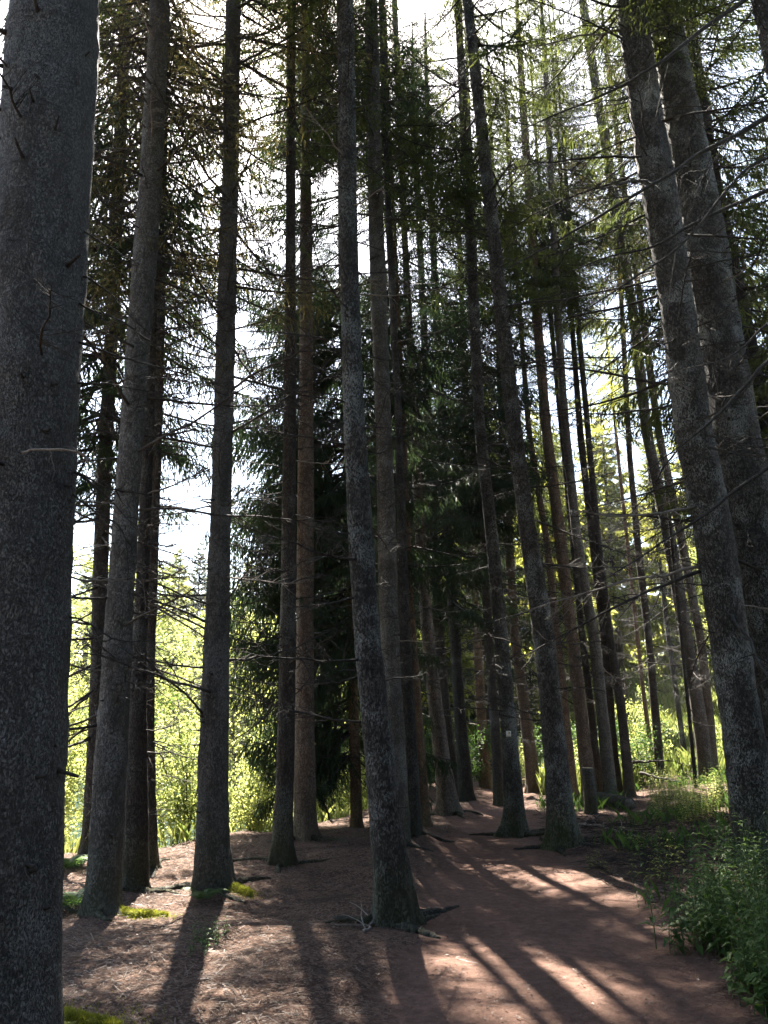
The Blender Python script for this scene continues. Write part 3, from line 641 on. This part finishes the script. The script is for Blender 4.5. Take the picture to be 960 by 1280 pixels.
# ------------------------------------------------------------------ trail blaze
pz, kz = at(634, 917, blaze_tree[0].location[1])
yb = blaze_tree[0].location[1] - blaze_tree[2](pz[2] - blaze_tree[0].location[2])
mb = MB()
def box(mb, c, s, m=0):
    c = np.array(c); s = np.array(s) / 2
    V = np.array([[x, y, z] for x in (-1, 1) for y in (-1, 1) for z in (-1, 1)]) * s + c
    mb.add(V, [[0, 1, 3, 2], [4, 6, 7, 5], [0, 4, 5, 1], [2, 3, 7, 6], [0, 2, 6, 4], [1, 5, 7, 3]], m)
M['white'] = plain('white_enamel', (.75, .75, .7), (.82, .82, .78), 9, .5, .05)
M['yellowp'] = plain('ochre_paint', (.45, .33, .06), (.55, .4, .08), 9, .6, .05)
bl = empty('trail_marker', (pz[0], yb - .012, pz[2])); tag(bl, 'small square white trail marker with a dark dot nailed to a spruce trunk', 'trail marker')
box(mb, (0, 0, 0), (.075, .012, .085)); obj('plate', mb.mesh('plate', [M['white']]), bl)
mb = MB(); tube(mb, [(0.008, -.007, .012), (.008, -.012, .012)], [.016, .016], 12); obj('dot', mb.mesh('dot', [M['yellowp']]), bl)

# ------------------------------------------------------------------ stump, log, fallen boughs
def log_thing(name, label, cat, A, B, r, mat='dark', cutA=True, cutB=False):
    A = np.array(A); B = np.array(B); root = empty(name, A); tag(root, label, cat)
    mb = MB(); n = 14; t = np.linspace(0, 1, n)[:, None]; P = (B - A) * t
    P = P + np.stack([np.sin(t[:, 0] * 5) * .012, np.cos(t[:, 0] * 4) * .01 - .01, np.sin(t[:, 0] * 3) * .02 * (np.linalg.norm(B - A) > 1)], -1)
    mod = 1 + .12 * (vnoise(np.arange(n)[:, None] * .8, np.arange(16)[None, :] * .9, 3) - .5)
    tube(mb, P, np.full(n, r) * np.linspace(1, .86, n), 16, 0, True, mod); obj('bark', mb.mesh('bark', [M[mat]], True), root)
    ax = unit(B - A)
    for c, e, s in ((cutA, 0, -1), (cutB, 1, 1)):
        if c:
            mb = MB(); q = P[0 if e == 0 else -1]; rr = r * (1 if e == 0 else .86) * .93
            tube(mb, [q + ax * s * .001, q + ax * s * .006], [rr, rr], 16); obj('sawn_end', mb.mesh('sawn_end', [M['cutwood' if name == 'tree_stump' else 'oldcut']]), root)
    return root
p, k = ground_hit(738, 1016); zb = p[2]
ptop, _ = at(735, 960, p[1])
log_thing('tree_stump', 'tall cut stump with pale sawn top before a brown trunk', 'stump', (p[0], p[1], zb - .05), ptop, 17 * k / F / 2, 'grey', False, True)
p, k = ground_hit(782, 1012)
log_thing('sawn_log', 'short dark log on the ground with its weathered sawn end towards the path', 'log', p + np.array([.05, -.1, .1]), p + np.array([-.25, 1.3, .12]), .12, 'dark', True, False)
def fallen(label, a, b, r, seed, mat='deadwood', name='fallen_branch', dz=0.0):
    A, kA = ground_hit(*a[:2]) if len(a) == 2 else at(*a); B, kB = ground_hit(*b[:2]) if len(b) == 2 else at(*b)
    root = empty(name, A); tag(root, label, 'branch')
    g = np.random.default_rng(seed); mb = MB(); t = np.linspace(0, 1, 14)[:, None]
    P = (B - A) * t; P = P + np.cumsum(g.normal(0, .018, P.shape), 0)
    if len(a) == 2:
        for q in range(14): P[q, 2] = float(height(P[q, 0] + A[0], P[q, 1] + A[1])) - A[2] + r * .6
    tube(mb, P, r * (1 - t[:, 0]) ** .6 + .004, 7); obj('bough', mb.mesh('bough', [M[mat]], True), root)
    mb = MB()
    for q in range(9):
        i = g.integers(2, 13); L = g.uniform(.15, .5); d = unit(g.normal(0, 1, 3) + unit((B - A)) * .8); d[2] = abs(d[2]) * .6
        tube(mb, P[i] + d * L * np.linspace(0, 1, 5)[:, None] + np.cumsum(g.normal(0, .008, (5, 3)), 0), np.linspace(.008, .002, 5), 4)
    obj('side_twigs', mb.mesh('side_twigs', [M[mat]]), root)
fallen('upper dead bough lying like a rail across the herbs right of the thin trunks', (788, 954, 19.0), (842, 953, 18.6), .035, 1)
fallen('lower sloping dead bough of the rail like fallen pair', (800, 966, 18.4), (868, 985, 17.4), .035, 2)
fallen('dark upright broken bough propping the fallen rails', (852, 985, 18.2), (846, 952, 18.4), .03, 3)
fallen('long thin pale stick on the bare soil right of the stout mossy footed trunk', (722, 1031), (790, 1045), .02, 4, 'paledead')
fallen('crooked pale stick pointing at the foot of the tall cut stump', (724, 1034), (752, 1022), .016, 5, 'paledead')
fallen('thin twig lying in the sun patch left of the nearest middle trunk', (452, 1165), (472, 1145), .01, 6, 'paledead')
fallen('slanting dead stem leaning in the bushes behind the slender pair', (395, 985, 14.0), (424, 1018, 14.0), .03, 7)

# ------------------------------------------------------------------ background spruces (shared crowns)
def bg_spruce_mesh(seed, H, Lm, lod, mat, z0=.4, droop=True):
    g = np.random.default_rng(seed); cb = MB(); z = z0
    while z < H - .2:
        f = (H - z) / (H - z0); Lz = Lm * (.12 + f ** .85 * .95)
        y0 = g.uniform(0, 6.28); nb = int(g.integers(5, 8))
        for q in range(nb):
            T_ = LB[lod][g.integers(len(LB[lod]))]
            place(cb, T_, np.array([0, 0, z]), y0 + q * 6.283 / nb + g.normal(0, .3), g.uniform(-.3, .1) + .5 * (1 - f) ** 2, Lz * g.uniform(.6, 1.25))
        z += .42 * g.uniform(.8, 1.3) * (1 + .3 * f)
    cm = cb.mesh('crown', [M[mat], M['deadwood']])
    mb = MB(); zz = np.linspace(-.3, H, 14); tube(mb, np.stack([zz * 0, zz * 0, zz], -1), .016 * (H - zz) * .8 + .02, 10)
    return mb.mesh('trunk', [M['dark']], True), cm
BG = {}
for k, (H, Lm, mat, z0, lod) in enumerate([(17, 2.3, 'needle_lit', .5, 'far'), (20, 2.6, 'needle', 1.0, 'far'), (13, 2.1, 'needle_lit', .3, 'far'), (22, 2.5, 'needle', 5, 'lo'), (15, 2.4, 'needle_shade', .8, 'lo'), (17, 2.4, 'needle_lit', 6, 'far')]):
    BG[k] = bg_spruce_mesh(700 + k, H, Lm, lod, mat, z0)
def bg_tree(kind, x, y, s, label, group, rz=None):
    o = empty('spruce_tree', (x, y, float(height(x, y)) - .05), random.uniform(0, 6.28)); o.scale = (s, s, s * random.uniform(.92, 1.08))
    tag(o, label, 'tree', group)
    obj('trunk', BG[kind][0], o); obj('crown', BG[kind][1], o)
right_far = [(9.5, 48, 0, 1.1), (20.5, 38, 0, .9), (6.6, 47, 0, 1.4), (22, 47, 0, 1.1), (18, 36, 3, 1.05), (12, 51, 0, 1.15), (24, 51, 0, 1.2), (4.6, 53, 0, 1.3), (7.4, 34, 5, .9), (11.2, 37, 5, .95), (16.5, 33, 5, .9), (9.2, 41, 5, 1.0), (29, 52, 0, 1.5), (21, 42, 1, 1.0), (14.2, 49, 0, 1.1), (6.0, 49, 1, 1.1), (18.5, 50, 0, 1.1),
             (16.5, 24, 0, .9), (12.2, 20.5, 3, .95), (14.5, 19, 1, .8), (9, 55, 1, 1.1), (23, 55, 0, 1.2), (27, 46, 1, 1.1), (8.2, 37, 2, .6)]
for (x, y, k, s) in right_far:
    bg_tree(k, x, y, s, 'sunlit spruce in the belt of trees round the bright meadow on the right', 'spruces round the meadow')
mid_far = [(3.6, 37, 0, 1), (2.2, 33, 0, .9), (.6, 25, 4, 1.0), (-.8, 29, 4, .95), (1.4, 34, 1, .9), (3.9, 40, 1, 1), (-1.4, 38, 1, 1), (-.4, 22.5, 4, .8), (4.4, 33, 4, 1.0), (2.0, 27, 2, .7), (2.9, 41, 0, 1.1)]
for (x, y, k, s) in mid_far:
    bg_tree(k, x, y, s, 'shaded spruce of the dense wood behind the end of the path', 'spruces behind the path end')
back = [(2.8, -3.2, 1, 1.1), (7.5, 1.0, 1, 1.1), (5.5, -7, 1, 1.1), (10, -4, 1, 1.15), (-10, -3, 1, 1.1), (1.8, -11, 1, 1.15), (-4, -12, 1, 1.15), (8, -12, 1, 1.15), (11, 5.5, 1, 1.1)]  # out of view, added to cut sky light and deepen the shade
for (x, y, k, s) in back:
    bg_tree(k, x, y, s, 'unseen dense spruce added behind or beside the viewer to darken the grove', 'unseen spruces added for shade')
left_far = [(-9, 64, 0, 1), (-13, 66, 1, .85), (-17, 63, 0, 1.05), (-21, 67, 1, .9), (-25, 65, 0, 1.1), (-30, 70, 1, 1), (-6, 68, 1, .8), (-3, 62, 0, 1), (-35, 68, 0, 1.2), (-11, 75, 1, 1), (-18.5, 76, 1, 1), (-26, 78, 0, 1.3), (-5, 78, 1, 1), (-41, 72, 0, 1.2),
            (-15, 64.5, 0, .8), (-19, 65, 2, 1.1), (-23, 63, 2, 1), (-27.5, 66, 0, .9), (-11, 62, 2, .9), (-7.5, 62.5, 2, 1), (-33, 65, 2, 1), (-22, 80, 0, 1.25), (-14, 80, 0, 1.2)]
for (x, y, k, s) in left_far:
    bg_tree(k, x, y, s, 'pale sunlit spruce on the far lake shore seen between the left trunks', 'spruces on the far lake shore')

# ------------------------------------------------------------------ leafy bushes
def bush_mesh(seed, H, Rr, nleaf, size, mat):
    g = np.random.default_rng(seed); st = MB(); tips = []
    for k in range(9):
        a = g.uniform(0, 6.28); lean = g.uniform(.1, .8) * Rr; h = H * g.uniform(.6, 1)
        t = np.linspace(0, 1, 9)[:, None]; P = np.array([math.cos(a) * lean, math.sin(a) * lean, 0]) * t ** 1.4 + np.array([0, 0, h]) * t + np.cumsum(g.normal(0, .02 * H / 3, (9, 3)), 0) * (t > 0)
        tube(st, P, .014 * H / 3 * (1 - t[:, 0]) + .004, 5)
        for q in range(9):
            i = g.integers(2, 9); d = unit(g.normal(0, 1, 3) * np.array([1, 1, .5]) + np.array([math.cos(a), math.sin(a), .4]) * .7); L = g.uniform(.2, .55) * Rr
            W = P[i] + d * L * np.linspace(0, 1, 5)[:, None] + np.array([0, 0, -.15 * L]) * np.linspace(0, 1, 5)[:, None] ** 2
            tube(st, W, np.linspace(.006, .002, 5), 3, cap=False)
            for w in W[1:]: tips.append(w)
    tips = np.array(tips); c = tips[g.integers(0, len(tips), nleaf)] + g.normal(0, .09 * Rr, (nleaf, 3)); c[:, 2] = np.maximum(c[:, 2], .05)
    nrm = unit(g.normal(0, 1, (nleaf, 3)) + np.array([0, 0, .7])); d = unit(np.cross(nrm, g.normal(0, 1, (nleaf, 3)))); e = np.cross(nrm, d)
    l = size * g.uniform(.6, 1.4, (nleaf, 1)); w = l * .55
    V = np.stack([c - d * l * .5, c + e * w * .5 - nrm * l * .06, c + d * l * .5, c - e * w * .5 - nrm * l * .06], 1).reshape(-1, 3)
    lf = MB(); lf.add(V, np.arange(4 * nleaf).reshape(-1, 4))
    return st.mesh('stem', [M['deadwood']]), lf.mesh('foliage', [M[mat]])
BU = [bush_mesh(800, 3.0, 1.3, 4200, .075, 'leaf'), bush_mesh(801, 2.2, 1.1, 3200, .07, 'leaf'), bush_mesh(802, 4.5, 1.8, 7000, .085, 'leaf'), bush_mesh(803, 1.3, .8, 2000, .06, 'leaf'), bush_mesh(804, 1.6, .9, 2200, .06, 'leaf_dark')]
def bush(kind, x, y, s, label, group, name='leafy_bush'):
    o = empty(name, (x, y, float(height(x, y)) - .03), random.uniform(0, 6.28)); o.scale = (s, s, s); tag(o, label, 'bush', group)
    obj('stem', BU[kind][0], o); obj('foliage', BU[kind][1], o)
for (x, y, k, s) in [(-3.0, 12.6, 0, .8), (-2.4, 14.5, 1, 1.0), (-5.2, 12.4, 0, .9), (-6.4, 14, 2, .9), (-2.0, 17.5, 2, .85), (-7.5, 17, 2, 1), (-1.3, 16.8, 0, 1),
                     (-.6, 18.5, 1, 1.1), (-6.4, 20, 2, 1), (-8.6, 21, 2, 1.1), (-1.6, 21, 2, .9), (-5.8, 11.6, 1, .8), (-2.2, 13.6, 3, .9), (-3.6, 11.9, 3, .8), (-4.6, 11.3, 3, .7)]:
    bush(k, x, y, s, 'sunlit leafy bush on the bank between the lake and the left trunks', 'bushes on the lake bank')
for (x, y, k, s) in [(2.6, 22, 4, 1), (1.6, 21, 4, 1.1), (3.8, 23, 3, .9), (4.6, 21.5, 4, 1), (5.4, 20.5, 4, 1), (6.2, 19.4, 4, .9), (5.6, 22.5, 3, 1), (0.9, 19.5, 4, 1), (6.9, 21, 3, 1), (7.4, 23.5, 0, .8), (8.6, 20.5, 3, 1)]:
    bush(k, x, y, s, 'low leafy shrub among the farther trunks at the back of the grove', 'shrubs at the back of the grove')

def leafy_tree_mesh(seed, H, Rr, nleaf, size, mat):
    g = np.random.default_rng(seed); st = MB(); tips = []
    zz = np.linspace(0, 1, 12)[:, None]; C = np.array([0, 0, H * .95]) * zz + np.cumsum(g.normal(0, .07, (12, 3)) * np.array([1, 1, 0]), 0) * (zz > 0)
    tube(st, C, .1 * (1 - zz[:, 0]) ** .8 * H / 9 + .01, 8)
    for q in range(46):
        u = g.uniform(.12, .98); i = u * 11; b = C[int(i)] + (C[min(11, int(i) + 1)] - C[int(i)]) * (i - int(i)); a = g.uniform(0, 6.28)
        L = Rr * (math.sin(math.pi * min(1, u * .8 + .15)) * .8 + .2) * g.uniform(.6, 1.15); d = unit(np.array([math.cos(a), math.sin(a), g.uniform(.1, .7)])); t = np.linspace(0, 1, 8)[:, None]
        P = b + d * L * t + np.array([0, 0, -.2 * L]) * t ** 2 + np.cumsum(g.normal(0, .03, (8, 3)), 0) * (t > 0); tube(st, P, .028 * (1 - t[:, 0]) + .004, 5, cap=False)
        for k in range(7):
            j = g.integers(2, 8); d2 = unit(d + g.normal(0, .6, 3)); W = P[j] + d2 * g.uniform(.25, .7) * np.linspace(0, 1, 4)[:, None]
            tube(st, W, np.linspace(.006, .002, 4), 3, cap=False); tips += [W[1], W[2], W[3]]
    tips = np.array(tips); c = tips[g.integers(0, len(tips), nleaf)] + g.normal(0, .14, (nleaf, 3))
    nrm = unit(g.normal(0, 1, (nleaf, 3)) + np.array([0, 0, .6])); d = unit(np.cross(nrm, g.normal(0, 1, (nleaf, 3)))); e = np.cross(nrm, d)
    l = size * g.uniform(.5, 1.4, (nleaf, 1)); w = l * .6
    V = np.stack([c - d * l * .5, c + e * w * .5 - nrm * l * .06, c + d * l * .5, c - e * w * .5 - nrm * l * .06], 1).reshape(-1, 3)
    lf = MB(); lf.add(V, np.arange(4 * nleaf).reshape(-1, 4))
    return st.mesh('trunk', [M['grey']], True), lf.mesh('crown', [M[mat]])
LT = [leafy_tree_mesh(850, 9, 2.6, 11000, .1, 'leaf'), leafy_tree_mesh(851, 11, 2.8, 13000, .105, 'leaf'), leafy_tree_mesh(852, 7, 2.4, 8000, .095, 'leaf')]
for (x, y, k, s, lb, gp) in ([(x, y, k, s, 'sunlit broadleaf tree at the lake edge glowing between the left trunks', 'broadleaf trees at the lake edge') for (x, y, k, s) in
        [(-7.6, 25, 0, 1), (-10.5, 27, 1, .95), (-5.4, 27, 2, 1.15), (-13.2, 29, 0, 1.05), (-8.6, 31, 2, 1.2), (-4.2, 23.5, 2, .9), (-11.5, 23, 2, .9), (-3.0, 29, 0, .9)]]
      + [(x, y, k, s, 'sunlit broadleaf tree at the edge of the bright meadow on the right', 'broadleaf trees at the meadow edge') for (x, y, k, s) in
        [(8.6, 34, 0, .8), (18.5, 33, 2, 1.0), (19.6, 43, 1, .9), (10.8, 52, 1, 1.0), (7.2, 40, 2, 1.1), (17, 30, 0, .9)]]):
    o = empty('leafy_tree', (x, y, float(height(x, y)) - .05), random.uniform(0, 6.28)); o.scale = (s, s, s); tag(o, lb, 'tree', gp)
    obj('trunk', LT[k][0], o); obj('crown', LT[k][1], o)

# ------------------------------------------------------------------ herbs
def herb_mesh(seed, H, pairs, leaf, mat, spread=.12, stems=3, wid=.42):
    g = np.random.default_rng(seed); st = MB(); lf = MB()
    for k in range(stems):
        a = g.uniform(0, 6.28); b = np.array([g.normal(0, spread), g.normal(0, spread), 0]); h = H * g.uniform(.6, 1.05)
        t = np.linspace(0, 1, 8)[:, None]; P = b + np.array([math.cos(a), math.sin(a), 0]) * .22 * h * t ** 2 + np.array([0, 0, h]) * t
        tube(st, P, .004 * (1 - t[:, 0]) + .0015, 4, cap=False)
        for q in range(pairs):
            s = .15 + .85 * (q + .5) / pairs; c = np.array([np.interp(s, t[:, 0], P[:, w]) for w in range(3)]); a2 = q * 1.57 + g.uniform(0, .5)
            for sg in (0, math.pi):
                d = np.array([math.cos(a2 + sg), math.sin(a2 + sg), g.uniform(-.35, .35)]); sd = np.array([-d[1], d[0], 0]); l = leaf * g.uniform(.6, 1.2) * (1.15 - .6 * s); w = l * wid
                up = np.array([0, 0, 1.])
                V = [c, c + d * l * .4 + sd * w * .5 + up * l * .1, c + d * l * .45, c + d * l * .4 - sd * w * .5 + up * l * .1, c + d * l - up * l * .25]
                lf.add(V, [[0, 1, 2, 2], [0, 2, 3, 3], [1, 4, 2, 2], [2, 4, 3, 3]])
    return st.mesh('stem', [M['stemm']]), lf.mesh('foliage', [M[mat]])
HB = [herb_mesh(900, .75, 9, .12, 'leaf_dark'), herb_mesh(901, .95, 11, .11, 'leaf_dark', .16, 4), herb_mesh(902, .5, 6, .12, 'leaf_dark', .14, 5), herb_mesh(903, .4, 4, .24, 'leaf_dark', .14, 5, .6), herb_mesh(904, .8, 10, .1, 'leaf', .2, 6, .3), herb_mesh(905, .3, 4, .08, 'leaf', .08, 5), herb_mesh(906, .3, 4, .09, 'leaf_dark', .1, 6)]
def herb(kind, x, y, s, label, group, name='leafy_herb'):
    o = empty(name, (x, y, float(height(x, y)) - .02), random.uniform(0, 6.28)); o.scale = (s, s, s * random.uniform(.8, 1.15)); tag(o, label, 'plant', group)
    obj('stem', HB[kind][0], o); obj('foliage', HB[kind][1], o)
g = np.random.default_rng(77)
n_ = 0
while n_ < 120:
    px, py = g.uniform(835, 1060), 1060 + 270 * g.uniform(0, 1) ** .75
    if px < 872 + 22 * math.sin(py * .03) + max(0, (1110 - py)) * .5: continue
    p, k = ground_hit(px, py)
    if p[0] - np.interp(p[1], PATHY, PATHX) < np.interp(p[1], PATHY, PATHW) + .02: continue
    herb(int(g.choice([0, 1, 2, 3], p=[.35, .25, .2, .2])), p[0], p[1], g.uniform(.6, 1.0), 'dark green leafy herb in the dense patch along the lower right path edge', 'herbs at the right path edge'); n_ += 1
for k in range(46):
    px, py = g.uniform(815, 925), g.uniform(985, 1030); p, _ = ground_hit(px, py)
    herb(4, p[0], p[1], g.uniform(.45, .85), 'bright sunlit herb at the foot of the far right leaning pair', 'sunlit herbs by the leaning pair')
for (px, py) in [(790, 1060), (798, 1058), (806, 1064), (745, 1088), (830, 1075), (842, 1085), (815, 1100), (835, 1060)]:
    p, _ = ground_hit(px, py); herb(5, p[0], p[1], g.uniform(.8, 1.3), 'small green seedling on the bare soil right of the path', 'seedlings on the bare soil')

def fern_mesh(seed):
    g = np.random.default_rng(seed); lf = MB()
    for k in range(8):
        a = k * .785 + g.uniform(-.3, .3); L = g.uniform(.35, .6); t = np.linspace(0, 1, 16)
        P = np.stack([np.cos(a) * L * t * .8, np.sin(a) * L * t * .8, L * (1.0 * t - .75 * t ** 2)], -1); tube(lf, P, .003 * (1 - t) + .001, 3, 1, cap=False)
        for i in range(2, 16):
            for sg in (-1, 1):
                d = unit(np.array([-math.sin(a) * sg + .4 * math.cos(a), math.cos(a) * sg + .4 * math.sin(a), -.15])); l = .14 * math.sin(math.pi * min(1, .15 + t[i] * .9)) + .015
                f = unit(P[i] - P[i - 1]) * .013
                lf.add([P[i] - f, P[i] + d * l * .6 - f, P[i] + d * l, P[i] + f], [[0, 1, 2, 3]])
    return lf.mesh('fern', [M['leaf_dark'], M['stemm']])
FM = fern_mesh(5)
for (px, py, s, lb) in [(92, 1136, .95, 'green fern in the light between the massive left trunk and its neighbour'), (84, 1088, .9, 'fern farther back beside the massive left trunk, under the bushes'), (262, 1118, .55, 'small dark fern sprouting at the foot of the lone straight grey spruce')]:
    p, _ = ground_hit(px, py)
    if px == 262: p = p + np.array([0, -.28, 0])
    o = obj('fern', FM); o.location = p; o.scale = (s, s, s); tag(o, lb, 'fern')
for k, (px, py) in enumerate([(255, 1175), (262, 1182), (248, 1190), (268, 1170)]):
    p, _ = ground_hit(px, py); herb(6, p[0], p[1], .55, 'little green sprout in the shadow of the lone straight grey spruce', 'sprouts in the long shadow')

# ------------------------------------------------------------------ uncountable ground cover
def blades(name, pos, h, w, mat, lean=.5, seed=0):
    g = np.random.default_rng(seed); n = len(pos); a = g.uniform(0, 6.28, n); d = np.stack([np.cos(a), np.sin(a), 0 * a], -1); s = np.stack([-np.sin(a), np.cos(a), 0 * a], -1)
    hh = h * g.uniform(.5, 1.3, (n, 1)); up = np.array([0, 0, 1.]); ln = g.uniform(0, lean, (n, 1))
    V = np.stack([pos - s * w, pos + s * w, pos + up * hh * .6 + d * hh * ln * .3 + s * w * .7, pos + up * hh + d * hh * ln], 1).reshape(-1, 3)
    o = obj(name, raw_mesh(name, V, np.arange(4 * n).reshape(-1, 4), np.zeros(n), [M[mat]])); return tag(o, None, None, None, 'stuff')
n = 38000; gx_ = g.uniform(3.2, 26, n); gy_ = 19 + (g.uniform(0, 1, n) ** 1.6) * 40
ok = gx_ - np.interp(gy_, PATHY, PATHX) > .8; gx_, gy_ = gx_[ok], gy_[ok]
o = blades('meadow_grass', np.stack([gx_, gy_, height(gx_, gy_)], -1), .45, .012, 'grassm', .7, 1); tag(o, 'tall sunlit grass on the meadow slope beyond the right trunks', 'grass')
n = 9000; gx_ = g.uniform(2.2, 8.5, n); gy_ = g.uniform(4.5, 19, n); off_ = gx_ - np.interp(gy_, PATHY, PATHX) - np.interp(gy_, PATHY, PATHW)
ok = (off_ > .1) & (vnoise(gx_ * .9, gy_ * .9, 21) + .1 * off_ > .85); gx_, gy_ = gx_[ok], gy_[ok]
o = blades('verge_grass', np.stack([gx_, gy_, height(gx_, gy_)], -1), .22, .005, 'leaf_dark', .9, 2); tag(o, 'patchy dark grass under the trunks right of the path', 'grass')
n = 12000; gx_ = g.uniform(-9, 1, n); gy_ = g.uniform(10, 24, n); dd = gy_ - np.interp(gx_, PX, PY); ok = (dd > .1) & (dd < 11) & (vnoise(gx_ * 1.1, gy_ * 1.1, 23) > .4); gx_, gy_ = gx_[ok], gy_[ok]
o = blades('bank_grass', np.stack([gx_, gy_, height(gx_, gy_)], -1), .26, .006, 'grassm', .9, 3); tag(o, 'bright grass on the lake bank beneath the bushes', 'grass')

# needle litter: short sticks and needles lying on the floor
def litter(name, n, l, w, seed, keep_path, label):
    g = np.random.default_rng(seed); y = 3.6 + g.uniform(0, 1, n) ** 1.5 * 15; x = g.uniform(-1, 1, n) * (.62 * y + .3) + .2
    m = path_mask(x, y); ok = (g.uniform(0, 1, n) > m * (1 - keep_path)) & (y - np.interp(x, PX, PY) < 2); x, y = x[ok], y[ok]; n = len(x)
    a = g.uniform(0, 6.28, n); L = l * g.uniform(.4, 1.6, (n, 1)); z = height(x, y) + .006 + g.uniform(0, .012, n)
    c = np.stack([x, y, z], -1); d = np.stack([np.cos(a), np.sin(a), g.normal(0, .12, n)], -1); s = np.stack([-np.sin(a), np.cos(a), g.normal(0, .3, n)], -1); W = w * g.uniform(.5, 1.6, (n, 1))
    V = np.stack([c - d * L - s * W, c - d * L + s * W, c + d * L + s * W * .6, c + d * L - s * W * .6], 1).reshape(-1, 3)
    o = obj(name, raw_mesh(name, V, np.arange(4 * n).reshape(-1, 4), np.zeros(n), [M['litter']])); tag(o, label, 'litter', None, 'stuff')
litter('needle_litter', 52000, .022, .0017, 31, .12, 'fallen brown needles and bark flakes on the forest floor')
litter('path_grit', 16000, .009, .0045, 33, .95, 'small grit and bits of bark on the path')
litter('twig_litter', 3200, .07, .0026, 32, .05, 'broken twigs strewn over the forest floor')

n = 2600; gx_ = g.normal(3.6, .9, n); gy_ = g.normal(11.2, 1.9, n); ok = gx_ - np.interp(gy_, PATHY, PATHX) - np.interp(gy_, PATHY, PATHW) > .05; gx_, gy_ = gx_[ok], gy_[ok]; n = len(gx_)
mb = MB(); ribbons(mb, np.stack([gx_, gy_, height(gx_, gy_) + g.uniform(.0, .07, n)], -1), np.stack([g.normal(0, 1, n), g.normal(0, 1, n), g.normal(0, .16, n)], -1), g.uniform(.08, .42, n), g.uniform(.005, .014, n), 0, True, g)
tag(obj('brushwood', mb.mesh('brushwood', [M['deadwood']])), 'dark brushwood strewn over the bare soil right of the path', 'brushwood', None, 'stuff')

# ------------------------------------------------------------------ air
if HAZE:
    hm, hn = new_mat('added_haze'); pv = nd(hn, 'ShaderNodeVolumePrincipled'); pv.inputs['Color'].default_value = (.95, .97, 1, 1); pv.inputs['Density'].default_value = HAZE; pv.inputs['Anisotropy'].default_value = .45
    ho = nd(hn, 'ShaderNodeOutputMaterial'); hn.links.new(pv.outputs[0], ho.inputs['Volume'])
    mb = MB(); box(mb, (0, 40, 15), (190, 130, 42)); hz_ = obj('haze', mb.mesh('haze', [hm])); tag(hz_, 'thin haze added to lift the background shadows with a soft glow', 'haze', None, 'stuff')  # added volume standing in for bloom and lens veil
# ------------------------------------------------------------------ light
w = bpy.data.worlds.new('World'); sc.world = w; w.use_nodes = True; nt = w.node_tree
bg = nt.nodes['Background']; sky = nt.nodes.new('ShaderNodeTexSky'); sky.sky_type = 'NISHITA'; sky.sun_disc = False
sky.sun_elevation = SUN_EL; sky.sun_rotation = SUN_AZ; sky.air_density = 1.2; sky.dust_density = 2.0
nt.links.new(sky.outputs[0], bg.inputs[0]); bg.inputs[1].default_value = .05
sd = bpy.data.lights.new('sun', 'SUN'); so = bpy.data.objects.new('sun', sd); col.objects.link(so)
sd.energy = 5; sd.angle = R(.53); sd.color = (1, .93, .82)
so.rotation_euler = (R(90) - SUN_EL, 0, math.pi - SUN_AZ); so.location = (-5, 20, 40)

sc.view_settings.view_transform = 'Standard'; sc.view_settings.look = 'None'; sc.view_settings.gamma = 1; sc.view_settings.use_curve_mapping = False
sc.view_settings.exposure = 3.35
sc.cycles.max_bounces = 6; sc.cycles.diffuse_bounces = 3; sc.cycles.transmission_bounces = 3; sc.cycles.glossy_bounces = 2
sc.cycles.use_denoising = True
